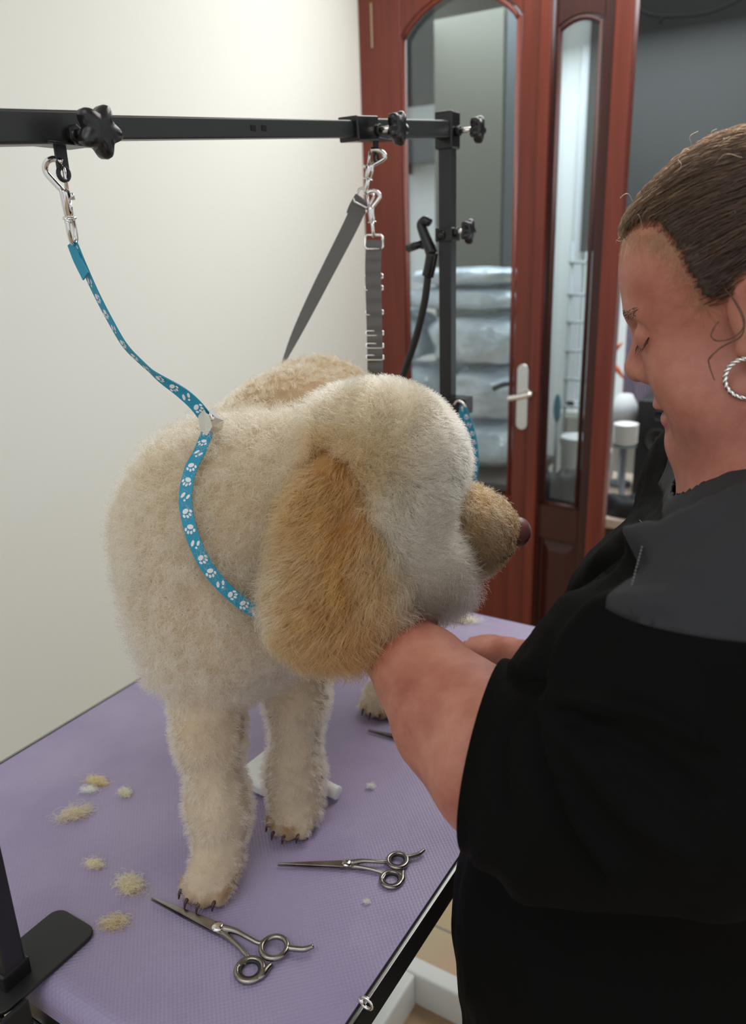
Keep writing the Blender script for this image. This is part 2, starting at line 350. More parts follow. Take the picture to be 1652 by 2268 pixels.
def curves_obj(name, P, rad, col, M, parent=None, nrm=None):
    """P (n,k,3) strand points, rad (k,) or (n,k), col (n,3)"""
    n, k, _ = P.shape
    if parent is not None: P = P - np.array(root_loc(parent))
    cu = bpy.data.hair_curves.new(name); cu.add_curves([k] * n)
    cu.attributes['position'].data.foreach_set('vector', np.ascontiguousarray(P.reshape(-1), np.float32))
    ra = cu.attributes.get('radius') or cu.attributes.new('radius', 'FLOAT', 'POINT')
    ra.data.foreach_set('value', np.ascontiguousarray(np.broadcast_to(rad, (n, k)).reshape(-1), np.float32))
    ca = cu.attributes.new('col', 'FLOAT_COLOR', 'CURVE'); ca.data.foreach_set('color', np.ascontiguousarray(np.concatenate([col, np.ones((n, 1))], 1).reshape(-1), np.float32))
    if nrm is not None:
        na = cu.attributes.new('nrm', 'FLOAT_VECTOR', 'CURVE'); na.data.foreach_set('vector', np.ascontiguousarray(nrm.reshape(-1), np.float32))
    cu.materials.append(M); o = bpy.data.objects.new(name, cu); COL.objects.link(o)
    if parent is not None: o.parent = parent
    return o
def fur(root, nrm, length, flow, k=6, per=10, spread=0.003, nw=1.0, coh=0.0, curl=0.002, wave=0.012, fuzz=0.25, droop=0.0, clump=0.0):
    """tufts: every root becomes `per` strands that share a curl"""
    n = len(root); length = np.broadcast_to(length, (n,)); curl = np.broadcast_to(curl, (n,)); wave = np.broadcast_to(wave, (n,)); spread = np.broadcast_to(spread, (n,))
    d0 = norm(nrm * nw + flow + RNG.normal(0, fuzz, (n, 3))); ph = RNG.random(n) * 2 * PI if not coh else 2.6 * noise3(root, coh, 77) + RNG.normal(0, .45, n)
    R = np.repeat
    rt = R(root, per, 0); nr = R(nrm, per, 0); off = RNG.normal(0, 1, (n * per, 3)); off -= nr * (off * nr).sum(1)[:, None]; off *= R(spread, per)[:, None] * 0.6
    d = norm(R(d0, per, 0) + off / (R(length, per)[:, None] + 1e-6) * 0.25 + RNG.normal(0, fuzz * 0.45, (n * per, 3)))
    u = norm(np.cross(d, np.array([0.35, 0.5, 0.8]))); v = np.cross(d, u)
    ln = R(length, per) * RNG.uniform(0.72, 1.12, n * per); p0 = R(ph, per) + RNG.normal(0, 0.5, n * per); cl = R(curl, per) * RNG.uniform(0.6, 1.3, n * per); wv = R(wave, per)
    t = np.linspace(0, 1, k); S = ln[:, None] * t
    a = p0[:, None] + 2 * PI * S / wv[:, None]; am = cl[:, None] * np.minimum(1, t * 2.0)
    P = (rt + off)[:, None, :] + d[:, None, :] * S[..., None] + u[:, None, :] * ((np.cos(a) - np.cos(p0)[:, None]) * am)[..., None] + v[:, None, :] * ((np.sin(a) - np.sin(p0)[:, None]) * am)[..., None]
    P[..., 2] -= droop * (S ** 2) / (ln[:, None] + 1e-6)
    P -= off[:, None, :] * (clump * np.minimum(1, t * 1.3) ** 1.2)[None, :, None]
    return P - nr[:, None, :] * 0.002

# ================================================================== the setting
def struct(name, mb, M, bevel=0.0, parent=None):
    o = mb.build(name, M, parent, bevel=bevel)
    if parent is None: o['kind'] = 'structure'
    return o
WX, DY = -1.52, 2.45           # left wall plane, plane of the doors
struct('floor', MB().box((0.0, 1.6, -0.05), (7.5, 8.0, 0.1)), M_floor)
struct('wall_left', MB().box((WX - 0.05, 0.45, 1.25), (0.1, 4.09, 2.5)), M_wall)
struct('wall_far', MB().box((-1.09, DY + 0.03, 2.42), (0.96, 0.1, 0.26)), M_wall)
struct('ceiling', MB().box((-0.1, 1.35, 2.55), (3.2, 2.4, 0.08)), M_ceil)
struct('baseboard_left', MB().box((WX + 0.008, 0.45, 0.05), (0.016, 4.0, 0.1)), M_white)

def door_leaf(name, origin, ang, xs, zt, rise, zb=0.674, T=0.045, wood=M_wood, bot=True):
    """glazed leaf: xs = outer left, glass left, glass right, outer right in the leaf's own x; origin = its left front edge"""
    D = empty(name, (0, 0, 0), kind='structure')
    x0, g0, g1, x1 = xs; top = 2.27
    MB().box(((x0 + g0) / 2, T / 2, top / 2), (g0 - x0, T, top)).build('stile', wood, D, bevel=0.004)
    MB().box(((g1 + x1) / 2, T / 2, top / 2), (x1 - g1, T, top)).build('stile', wood, D, bevel=0.004)
    arc = [(g0 + (g1 - g0) * t, zt + rise * math.sin(PI * t) ** 0.75) for t in np.linspace(0, 1, 25)]
    MB().prism([(g0, top)] + arc + [(g1, top)], T - 0.004, (0, 0.002, 0), ((1, 0, 0), (0, 0, 1), (0, 1, 0))).build('top_rail', wood, D, bevel=0.003)
    MB().box(((g0 + g1) / 2, T / 2, zb - 0.06), (g1 - g0, T - 0.002, 0.12)).build('middle_rail', wood, D, bevel=0.004)
    MB().box(((g0 + g1) / 2, T / 2, 0.07), (g1 - g0, T - 0.002, 0.14)).build('bottom_rail', wood, D, bevel=0.004)
    b = MB(); w_ = g1 - g0; pz0, pz1 = 0.14, zb - 0.12
    b.box(((g0 + g1) / 2, T / 2, (pz0 + pz1) / 2), (w_, 0.016, pz1 - pz0)); b.build('panel', wood, D)
    r = MB(); i = min(0.045, w_ * 0.2)
    lo = np.array([[g0 + .012, pz0 + .012], [g1 - .012, pz0 + .012], [g1 - .012, pz1 - .012], [g0 + .012, pz1 - .012]]); hi = lo + np.array([[i, i], [-i, i], [-i, -i], [i, -i]])
    V = [(x, T / 2 - 0.008, z) for x, z in lo] + [(x, 0.002, z) for x, z in hi]
    r.add(V, [(4, 5, 6, 7)] + [(q, (q + 1) % 4, 4 + (q + 1) % 4, 4 + q) for q in range(4)]).build('raised_field', wood, D)
    bd = MB(); e = 0.009                                            # glazing bead round the pane
    pth = [(g0 + e, 0.004, zb), (g0 + e, 0.004, zt)] + [(x * (1 - 2 * e / w_) + (g0 + g1) / 2 * 2 * e / w_, 0.004, z - e) for x, z in arc] + [(g1 - e, 0.004, zt), (g1 - e, 0.004, zb)]
    bd.tube([(p[0], p[1], p[2]) for p in pth], 0.0075, 8); bd.tube([(g0, 0.004, zb + e * .6), (g1, 0.004, zb + e * .6)], 0.0075, 8); bd.build('glazing_bead', wood, D, smooth=True)
    gp = [(g0 - .004, zb - .01)] + [(x, z + .004) for x, z in arc] + [(g1 + .004, zb - .01)]
    MB().prism([gp[0], gp[-1]] + gp[1:-1][::-1], 0.004, (0, T / 2 - 0.002, 0), ((1, 0, 0), (0, 0, 1), (0, 1, 0))).build('glass_pane', M_glass, D)
    D.location = origin; D.rotation_euler = (0, 0, ang); return D
M_wood_shade = mat('mahogany_shaded', (0.06, 0.008, 0.004), 0.42); wood_grain(M_wood_shade, (0.045, 0.0045, 0.002), (0.028, 0.003, 0.0015))  # shade on the narrow door, put into a darker copy of the mahogany
d1 = door_leaf('door_1', (0, 0, 0), 0, (0.0, 0.152, 0.552, 0.612), 2.125, 0.10)
hg = MB().box((0.052, -0.0015, 2.17), (0.007, 0.006, 0.125)).build('hinge', mat('brass_hinge', (0.42, 0.30, 0.20), 0.35, 0.9), d1)
hd = MB()                                                            # long chrome plate with a lever
pl = [(0.588 + 0.0205 * math.cos(a), 1.116 + 0.0205 * math.sin(a)) for a in np.linspace(0, PI, 13)] + [(0.588 + 0.0205 * math.cos(a), 0.941 + 0.0205 * math.sin(a)) for a in np.linspace(PI, 2 * PI, 13)]
ph = MB().prism(pl, 0.009, (0, -0.009, 0), ((1, 0, 0), (0, 0, 1), (0, 1, 0))).build('handle_plate', M_satin, d1, bevel=0.003)
lv = MB().tube(spline([(0.600, -0.006, 1.050), (0.612, -0.022, 1.050), (0.626, -0.038, 1.049), (0.622, -0.046, 1.045), (0.590, -0.048, 1.036), (0.553, -0.048, 1.028)], 30), np.concatenate([np.full(14, 0.0085), np.linspace(0.0085, 0.0095, 16)]), 14)
lv.build('lever_handle', M_chrome, ph, smooth=True)
bl = MB().tube(spline([(0.592, 0.05, 1.045), (0.592, 0.09, 1.045), (0.56, 0.10, 1.052), (0.49, 0.10, 1.050), (0.44, 0.10, 1.03)], 24), 0.009, 10).build('rear_lever_handle', M_plastic, d1, smooth=True)
d1.location = (WX, DY, 0)
d2 = door_leaf('door_2', (-0.868, DY - 0.005, 0), math.radians(-7), (0.0, 0.006, 0.146, 0.186), 2.075, 0.022, wood=M_wood_shade)
struct('trim_1', MB().box((-0.889, DY + 0.008, 1.135), (0.034, 0.062, 2.27)), M_wood, bevel=0.005)
struct('trim_2', MB().box((-0.660, DY - 0.035, 1.135), (0.052, 0.05, 2.27)), M_wood, bevel=0.006)

# the room beyond the doors
BY = 4.35
b = MB(); b.box((-2.6, BY + 0.05, 1.3), (2.42, 0.1, 2.6)); b.box((0.05, BY + 0.05, 0.3), (2.9, 0.1, 0.6)); b.box((2.4, BY + 0.05, 1.3), (1.8, 0.1, 2.6))
struct('wall_back', b, M_wall2)
struct('wall_right', MB().box((2.2, 3.6, 1.3), (0.1, 1.6, 2.6)), M_wall2)
wn = empty('window_1', (0, 0, 0), kind='structure')
fr = MB(); fr.box((-1.365, BY, 1.6), (0.05, 0.06, 2.0)); fr.box((1.475, BY, 1.6), (0.05, 0.06, 2.0)); fr.box((0.05, BY, 0.63), (2.9, 0.06, 0.06))
for x in (-1.16, -0.62, 0.1, 0.8): fr.box((x, BY, 1.6), (0.045, 0.05, 2.0))
fr.build('window_frame', mat('white_upvc', (0.72, 0.76, 0.80), 0.35), wn, bevel=0.004)
MB().box((0.05, BY + 0.01, 1.6), (2.8, 0.006, 1.95)).build('glass_pane', M_glass, wn)
MB().box((0.05, BY - 0.07, 0.60), (2.9, 0.16, 0.03)).build('window_sill', M_white, wn, bevel=0.005)
rb = empty('roller_blind', (0, 0, 0), 'wide dark grey roller blind pulled half down over the back window', 'blind')
bl_ = MB(); xx = np.linspace(-1.335, 1.46, 30)
bl_.box((0.06, BY - 0.065, 2.02), (2.80, 0.004, 1.12)); bl_.build('blind_fabric', M_blind, rb)
MB().box((0.06, BY - 0.065, 1.462), (2.80, 0.014, 0.022)).build('bottom_bar', M_blind, rb, bevel=0.003)
cb = empty('hanging_cable', (0, 0, 0), 'thin dark cable sagging across the top of the grey blind', 'cable')
cp = [onY(u, v, BY - 0.16) for u, v in [(1380, -40), (1405, 12), (1440, 32), (1490, 36), (1560, 30), (1620, 8), (1680, -30)]]
MB().tube(spline(cp, 40), 0.007, 8).tube([onY(1468, 34, BY - 0.16), onY(1460, 52, BY - 0.16)], 0.008, 8).build('cable', M_cable, cb, smooth=True)

def pbox(u0, v0, u1, v1, Y, dep):
    """a box whose front face spans two sight points on the plane y = Y"""
    a, c = onY(u0, v0, Y), onY(u1, v1, Y); return ((a[0] + c[0]) / 2, Y + dep / 2, (a[2] + c[2]) / 2), (abs(c[0] - a[0]), dep, abs(c[2] - a[2]))
# tall cupboard, shelves and wrapped bundles seen through the first door
oc = empty('tall_cupboard', (0, 0, 0), 'tall olive grey cupboard standing behind the glazed door', 'cupboard')
oL, oR, kR = onY(960, 300, 3.58)[0], onY(1112, 300, 3.58)[0], onY(1150, 300, 3.58)[0]
MB().box(((oL + oR) / 2, 3.75, 1.3), (oR - oL, 0.3, 2.6)).build('body', mat('olive_grey_paint', (0.085, 0.085, 0.066), 0.6), oc, bevel=0.004)
MB().box(((oL + oR) / 2, 3.590, 1.3), (oR - oL - .008, 0.016, 2.56)).build('door', mat('olive_grey_front', (0.088, 0.088, 0.069), 0.55), oc, bevel=0.003)
dk = empty('slate_cupboard', (0, 0, 0), 'narrow dark slate cupboard to the right of the olive grey one', 'cupboard')
MB().box(((oR + kR) / 2, 3.76, 1.3), (kR - oR - .004, 0.3, 2.6)).build('body', mat('slate_paint', (0.045, 0.055, 0.062), 0.5), dk, bevel=0.004)
MB().box(((oR + kR) / 2, 3.600, 1.3), (kR - oR - .012, 0.016, 2.56)).build('door', mat('slate_front', (0.045, 0.055, 0.062), 0.5), dk, bevel=0.003)
b2 = empty('roller_blind', (0, 0, 0), 'short slate blind high up beside the tall olive grey cupboard', 'blind')
MB().box(*pbox(860, -120, 965, 222, 4.2, 0.01)).build('blind_fabric', mat('slate_fabric', (0.034, 0.045, 0.050), 0.8), b2)
MB().box(*pbox(860, 216, 965, 228, 4.18, 0.03)).build('bottom_bar', M_blind, b2)
sh = empty('wall_shelf', (0, 0, 0), 'dark grey shelf board on the pale wall left of the olive cupboard', 'shelf')
MB().box(*pbox(860, 312, 962, 352, 4.1, 0.24)).build('board', mat('grey_shelf', (0.05, 0.066, 0.072), 0.6), sh)
MB().box(*pbox(880, 352, 886, 384, 4.2, 0.14)).build('bracket', M_steel, sh)
ch = empty('storage_chest', (0, 0, 0), 'dark brown chest holding up the plastic wrapped bundles', 'chest')
MB().box((-1.54, 3.12, 0.28), (0.80, 0.46, 0.56)).build('body', mat('dark_brown_wood', (0.050, 0.036, 0.030), 0.5), ch, bevel=0.01)
MB().box((-1.54, 3.10, 0.58), (0.84, 0.52, 0.04)).build('lid', mat('dark_brown_lid', (0.060, 0.045, 0.038), 0.5), ch, bevel=0.008)
MB().box((-1.22, 2.885, 0.28), (0.13, 0.01, 0.5)).build('door_panel', mat('red_brown_wood', (0.07, 0.028, 0.013), 0.5), ch, bevel=0.002)
def bundle(loc, size, rot, seed, label):
    rg = np.random.default_rng(seed); n, mm = 28, 18; V = []
    for i in range(mm + 1):
        a = -PI / 2 + PI * i / mm
        for q in range(n):
            t = 2 * PI * q / n; f = lambda x, p: math.copysign(abs(x) ** p, x)
            V.append((f(math.cos(a), .55) * f(math.cos(t), .5), f(math.cos(a), .55) * f(math.sin(t), .5), f(math.sin(a), .6)))
    V = np.array(V); F3 = rg.normal(0, 5, (7, 3)); ph_ = rg.random(7) * 6
    V = V * (1 + 0.05 * np.sin(V @ F3.T + ph_).sum(1)[:, None] / 2.2); V = V / np.abs(V).max(0) * np.array(size) / 2
    f = [(i * n + q, i * n + (q + 1) % n, (i + 1) * n + (q + 1) % n, (i + 1) * n + q) for i in range(mm) for q in range(n)]
    o = obj('wrapped_bundle', V, f, M_film); o.location = loc; o.rotation_euler = rot
    return tag(o, label, 'bundle', 'plastic wrapped bundles on the chest')
def pack(x0, x1, z0, z1, dp, seed, label): bundle(((x0 + x1) / 2, 3.10, (z0 + z1) / 2), (x1 - x0, dp, z1 - z0), (0, 0, 0), seed, label)
pack(-1.93, -1.535, .602, .815, .40, 1, 'plastic wrapped bundle at the bottom left of the stack on the chest')
pack(-1.525, -1.15, .602, .810, .38, 2, 'plastic wrapped bundle at the bottom right of the stack on the chest')
pack(-1.90, -1.47, .817, 1.03, .38, 3, 'plastic wrapped bundle in the second layer, on the left')
pack(-1.46, -1.14, .812, 1.02, .36, 4, 'plastic wrapped bundle in the second layer, beside the lever handle')
pack(-1.58, -1.15, 1.032, 1.24, .36, 5, 'shiny plastic wrapped bundle in the third layer, right of the post')
pack(-1.90, -1.59, 1.032, 1.25, .34, 6, 'plastic wrapped bundle in the third layer, left of the post')
pack(-1.74, -1.16, 1.252, 1.345, .28, 7, 'flat plastic wrapped pack lying across the third layer of bundles')
pack(-1.68, -1.17, 1.347, 1.42, .26, 8, 'thin flat plastic wrapped pack on the very top of the stack')

# sideboard with the clutter seen past the second door
sb = empty('sideboard', (0, 0, 0), 'low wooden sideboard with a pale top beneath the back window', 'sideboard')
ST = 0.50
MB().box((-0.495, 3.22, ST - 0.02), (1.21, 0.66, 0.04)).build('worktop', mat('pale_wood_top', (0.52, 0.42, 0.33), 0.45), sb, bevel=0.006)
M_box = mat('tan_wood', (0.19, 0.115, 0.06), 0.6)
MB().box((-0.495, 3.26, 0.23), (1.17, 0.56, 0.46)).build('carcass', M_box, sb, bevel=0.004)
for x in (-0.92, -0.62, -0.32):
    dr = MB().box((x, 2.972, 0.34), (0.28, 0.02, 0.17)).build('drawer', mat('tan_drawer', (0.21, 0.13, 0.07), 0.6), sb, bevel=0.005)
    MB().lathe([(0.012, 0), (0.016, 0.012), (0.010, 0.024)], 14, (x, 2.962, 0.34), (0, -1, 0)).build('knob', M_steel, dr, smooth=True)
    MB().box((x, 2.972, 0.13), (0.28, 0.02, 0.17)).build('drawer', M_box, sb, bevel=0.005)
SY = 3.15
def sp(u, v, Y=SY): return onY(u, v, Y)
bs = empty('paddle_brush', (0, 0, 0), 'teal oval brush standing on a grey pole behind the narrow door', 'brush')
p = sp(1234, 905); e_ = []
V = [(0.0125 * math.cos(t) * math.cos(a), 0.008 * math.sin(t) * math.cos(a), 0.058 * math.sin(a)) for a in np.linspace(-PI / 2, PI / 2, 17) for t in np.linspace(0, 2 * PI, 20, endpoint=False)]
obj('brush_head', np.array(V) * (1.3, 1, 1.05) + p, [(i * 20 + q, i * 20 + (q + 1) % 20, (i + 1) * 20 + (q + 1) % 20, (i + 1) * 20 + q) for i in range(16) for q in range(20)], mat('teal_plastic', (0.004, 0.12, 0.17), 0.5), bs)
M_gmet = mat('grey_metal', (0.16, 0.19, 0.22), 0.4)
MB().tube([p + (0, 0, -0.055), (p[0], p[1], ST + 0.01)], 0.008, 10).build('pole', M_gmet, bs, smooth=True)
MB().lathe([(0.05, 0), (0.05, 0.008), (0.012, 0.014)], 20, (p[0], p[1], ST)).build('foot', M_gmet, bs, smooth=True)
bk = empty('white_bucket', (0, 0, 0), 'white plastic bucket next to the teal brush', 'bucket')
q = sp(1272, 960, 3.25); MB().lathe([(0.055, ST), (0.060, ST + 0.02), (0.072, ST + 0.215), (0.076, ST + 0.22), (0.070, ST + 0.222), (0.056, ST + 0.03)], 28, (q[0] + 0.02, 3.25, 0)).build('tub', mat('greyish_white_plastic', (0.52, 0.54, 0.53), 0.5), bk, smooth=True)
MB().tube([(q[0] + 0.02 + 0.074 * math.cos(a), 3.25 - 0.02, ST + 0.21 - 0.07 * math.sin(a)) for a in np.linspace(0, PI, 16)], 0.003, 6).build('bail_handle', M_gmet, bk, smooth=True)
rk = empty('ladder_rack', (0, 0, 0), 'slim grey metal ladder rack against the white wall', 'rack')
rb_ = MB(); a0 = onY(1277, 560, 4.2); 
for dx in (0.0, 0.085): rb_.tube([(a0[0] + dx - 0.02, 4.2, 1.5), (a0[0] + dx - 0.03, 4.2, 0.02)], 0.009, 8)
M_rack = mat('pale_grey_metal', (0.34, 0.38, 0.40), 0.45)
rb_.build('rail', M_rack, rk, smooth=True); rr = MB()
for z in (1.4, 1.24, 1.1, 0.95, 0.8, 0.65, 0.5, 0.3): MB().tube([(a0[0] - 0.035, 4.19, z), (a0[0] + 0.07, 4.19, z)], 0.008, 8).build('rung', M_rack, rk, smooth=True)
def cloth_heap(name, c, size, seed, M, label, cat):
    rg = np.random.default_rng(seed); n, mm = 32, 12; V = []
    F3 = rg.normal(0, 4, (9, 3)); ph_ = rg.random(9) * 6
    for i in range(mm + 1):
        a = PI / 2 * i / mm
        for q_ in range(n): V.append((math.cos(a) * math.cos(2 * PI * q_ / n), math.cos(a) * math.sin(2 * PI * q_ / n), math.sin(a)))
    V = np.array(V); V = V * (1 + 0.12 * np.sin(V @ F3.T + ph_).sum(1)[:, None] / 2); V[:, 2] = np.maximum(V[:, 2], 0)
    f = [(i * n + q_, i * n + (q_ + 1) % n, (i + 1) * n + (q_ + 1) % n, (i + 1) * n + q_) for i in range(mm) for q_ in range(n)] + [tuple(range(n))[::-1]]
    return tag(obj(name, V * np.array(size) / 2 * (1, 1, 2) + np.array(c), f, M), label, cat)
c1 = sp(1240, 1060, 3.08); cloth_heap('black_bag', (max(c1[0], -.97), 3.01, ST), (0.24, 0.15, 0.15), 3, M_dark, 'crumpled black bag lying on the sideboard behind the narrow door', 'bag')
c2 = sp(1385, 1080, 3.0); cloth_heap('black_cloth', (c2[0] + 0.03, 2.965, ST), (0.30, 0.12, 0.085), 5, M_dark, 'folded black cloth on the sideboard in front of the loudspeaker', 'cloth')
spk = empty('loudspeaker', (0, 0, 0), 'tall black loudspeaker with round cones standing on the sideboard', 'speaker')
s0 = sp(1447, 1000, 3.22); sx = s0[0] + 0.01
MB().box((sx, 3.32, ST + 0.20), (0.17, 0.2, 0.40)).build('cabinet', mat('black_speaker_vinyl', (0.010, 0.010, 0.011), 0.5, bump=(200, 0.4, 0.002)), spk, bevel=0.008)
for z, r in ((ST + 0.105, 0.058), (ST + 0.24, 0.05), (ST + 0.34, 0.024)):
    MB().lathe([(r, 0), (r, 0.006), (r * .86, 0.010), (r * .8, 0.004), (r * .35, -0.004), (r * .3, 0.004), (0.002, 0.008)], 28, (sx, 3.219, z), (0, -1, 0)).build('speaker_cone', M_rubber, spk, smooth=True)
# stack of white cups on its holder
c3 = sp(1385, 965, 3.08)
hold = empty('cup_holder', (0, 0, 0), 'grey holder stand under the stacked white tubs', 'holder')
hb = MB(); hb.lathe([(0.055, ST), (0.055, ST + 0.01), (0.012, ST + 0.016), (0.010, c3[2] - 0.045), (0.045, c3[2] - 0.042), (0.045, c3[2] - 0.036)], 24, (c3[0], 3.08, 0)); hb.build('stand', M_gmet, hold, smooth=True)
cup0 = None
for i in range(7):
    z = c3[2] - 0.035 + i * 0.0115
    if cup0 is None:
        cup0 = MB().lathe([(0.034, 0.0), (0.043, 0.010), (0.047, 0.0105), (0.047, 0.0135), (0.042, 0.0135), (0.033, 0.002)], 28).build('white_tub', M_white, smooth=True); o = cup0
    else: o = cup0.copy(); COL.objects.link(o)
    o.location = (c3[0], 3.08, z)
    tag(o, 'shallow white plastic tub nested in the stack beside the loudspeaker', 'tub', 'nested white plastic tubs')
lm = empty('lamp', (0, 0, 0), 'pale lampshade standing behind the stack of white tubs', 'lamp')
c4 = onY(1388, 905, 3.35); MB().lathe([(0.085, c4[2] - 0.05), (0.03, c4[2] + 0.06)], 28, (c4[0] - 0.01, 3.35, 0)).build('lamp_shade', mat('pale_fabric', (0.62, 0.66, 0.68), 0.7), lm, smooth=True)
MB().lathe([(0.05, ST), (0.05, ST + 0.012), (0.01, ST + 0.02), (0.01, c4[2] - 0.04)], 18, (c4[0] - 0.01, 3.35, 0)).build('lamp_base', M_gmet, lm, smooth=True)
fl = empty('orange_flower', (0, 0, 0), 'tall orange flower with pointed petals by the window', 'flower')
f0 = onY(1345, 900, 3.4); st_ = MB().tube(spline([(f0[0] + .0, 3.4, ST), (f0[0] - .01, 3.4, 0.75), tuple(onY(1348, 800, 3.4))], 14), 0.004, 6).build('stem', mat('green_stem', (0.03, 0.06, 0.02), 0.5), fl, smooth=True)
M_pet = mat('orange_petal', (0.60, 0.13, 0.05), 0.5); hub = onY(1348, 800, 3.4)
for tu, tv in ((1384, 842), (1380, 758), (1296, 845), (1302, 770)):
    tp = onY(tu, tv, 3.38); mid = (hub + tp) / 2 + np.array([0, -0.012, 0.012]); P_ = spline([hub, mid, tp], 12)
    MB().tube(P_, 0.010 * np.sin(np.linspace(0.25, PI - 0.05, 12)) + 0.0006, 8).build('petal', M_pet, fl, smooth=True)
MB().lathe([(0.03, ST), (0.042, ST + 0.02), (0.040, ST + 0.12), (0.032, ST + 0.14)], 20, (f0[0], 3.4, 0)).build('vase', M_white, fl, smooth=True)
pp = empty('patterned_cloth', (0, 0, 0), 'purple striped cloth hanging beside the bright window', 'cloth')
M_pur = mat('purple_stripe', (0.10, 0.06, 0.14), 0.7); wv = N(M_pur, 'ShaderNodeTexWave'); wv.inputs['Scale'].default_value = 18; wv.inputs['Distortion'].default_value = 1.5
rw = N(M_pur, 'ShaderNodeValToRGB'); rw.color_ramp.elements[0].color = (0.11, 0.055, 0.14, 1); rw.color_ramp.elements[1].color = (0.30, 0.27, 0.30, 1); L(M_pur, wv.outputs['Fac'], rw.inputs['Fac']); L(M_pur, rw.outputs[0], bsdf(M_pur).inputs['Base Color'])
g = MB(); xs_ = np.linspace(0, 1, 24); cA = onY(1391, 680, 3.9); cB = onY(1391, 960, 3.9)
Vv = []; 
for z in np.linspace(cA[2], cB[2], 10):
    for x in xs_: Vv.append((cA[0] + x * 0.62, 3.9 + 0.02 * math.sin(x * 40), z))
ff = [(i * 24 + q_, i * 24 + q_ + 1, (i + 1) * 24 + q_ + 1, (i + 1) * 24 + q_) for i in range(9) for q_ in range(23)]
cl_ = obj('fabric', Vv, ff, M_pur, pp); sd = cl_.modifiers.new('thick', 'SOLIDIFY'); sd.thickness = 0.004
MB().tube([(cA[0] - .02, 3.9, cA[2]), (cA[0] + 0.66, 3.9, cA[2])], 0.006, 8).build('rail', M_gmet, pp, smooth=True)
bt = empty('spray_bottle', (0, 0, 0), 'small pink and white bottle standing at the edge of the second door', 'bottle')
c5 = sp(1347, 975, 3.0); MB().lathe([(0.014, ST), (0.016, ST + 0.01), (0.016, ST + 0.15), (0.008, ST + 0.17)], 16, (c5[0] - .002, 3.0, 0)).build('body', mat('pinkish_plastic', (0.62, 0.50, 0.52), 0.4), bt, smooth=True)
MB().lathe([(0.009, ST + 0.168), (0.010, ST + 0.19), (0.004, ST + 0.20)], 12, (c5[0] - .002, 3.0, 0)).build('cap', mat('red_cap', (0.25, 0.02, 0.015), 0.4), bt, smooth=True)

# white tray on the floor
tr = empty('white_tray', (-0.55, 1.05, 0), 'open white tray standing on the tiled floor below the table', 'tray')
fz = 0.09; a_ = onz(903, 2108, fz); tw, tl, th = 0.40, 0.62, 0.040
x1, y1 = a_[0] + th / 2 + tw, a_[1] - th / 2
tb = MB(); tb.box((x1, y1 - tl / 2, fz / 2), (th, tl - th, fz)); tb.box((x1 - tw, y1 - tl / 2, fz / 2), (th, tl - th, fz)); tb.box((x1 - tw / 2, y1, fz / 2), (tw + th, th, fz)); tb.box((x1 - tw / 2, y1 - tl, fz / 2), (tw + th, th, fz))

# ================================================================== grooming table
TX0, TX1, TY0, TY1 = -0.937, -0.314, 0.318, 1.257; TXC = (TX0 + TX1) / 2
tbl = empty('grooming_table', (TXC, 0.8, 0), 'grooming table with a lavender rubber top and dark metal edge', 'table')
bmv = MB(); nseg = 8; rr_ = 0.020                                   # mat wraps down over the two short ends
prof = [(TY0 - 0.004 + 0.0, TT - 0.034)] + [(TY0 - 0.004 + rr_ - rr_ * math.cos(a), TT - rr_ + rr_ * math.sin(a)) for a in np.linspace(0, PI / 2, nseg)] + [(TY1 + 0.004 - rr_ + rr_ * math.sin(a), TT - rr_ + rr_ * math.cos(a)) for a in np.linspace(0, PI / 2, nseg)] + [(TY1 + 0.004, TT - 0.034)]
bmv.prism(prof, TX1 - TX0, (TX0, 0, 0), ((0, 1, 0), (0, 0, 1), (1, 0, 0))); top = bmv.build('tabletop', M_mat, tbl)
for sgn, X in ((1, TX1), (-1, TX0)):
    MB().box((X + sgn * 0.004, (TY0 + TY1) / 2, TT - 0.0165), (0.007, TY1 - TY0, 0.031)).build('edge_band', M_trim, tbl, bevel=0.0015)
    MB().box((X + sgn * 0.0048, (TY0 + TY1) / 2, TT - 0.0008), (0.0042, TY1 - TY0, 0.0022)).build('edge_strip', M_alu, tbl, bevel=0.001)
MB().box((TXC, (TY0 + TY1) / 2, TT - 0.052), (TX1 - TX0 - 0.07, TY1 - TY0 - 0.004, 0.036)).build('under_frame', M_black, tbl, bevel=0.003)
MB().box((TXC, TY0 + .11, TT - 0.16), (0.36, 0.022, 0.20)).build('end_apron', M_black, tbl, bevel=0.003)
ye = onX(812, 2222, TX1 + 0.012)
MB().tube([(TX1 + 0.012 + 0.006 * math.cos(a), ye[1], ye[2] + 0.006 * math.sin(a)) for a in np.linspace(0, 2 * PI, 24, endpoint=False)], 0.0017, 8, closed=True).tube([(TX1 + 0.004, ye[1], ye[2]), (TX1 + 0.009, ye[1], ye[2])], 0.003, 8).build('eyelet', M_chrome, tbl, smooth=True)
for x in (TX0 + 0.09, TX1 - 0.12):
    for y in (TY0 + 0.05, TY1 - 0.06):
        MB().bar((x, y, TT - 0.07), (x, y, 0.0), 0.03, 0.03, (0, 1, 0)).build('leg', M_black, tbl, bevel=0.003)
tb.build('rim', M_white, tr, bevel=0.006)
MB().box((x1 - tw / 2, y1 - tl / 2, 0.006), (tw, tl, 0.008)).build('base', mat('tan_tray_base', (0.40, 0.26, 0.15), 0.5), tr)

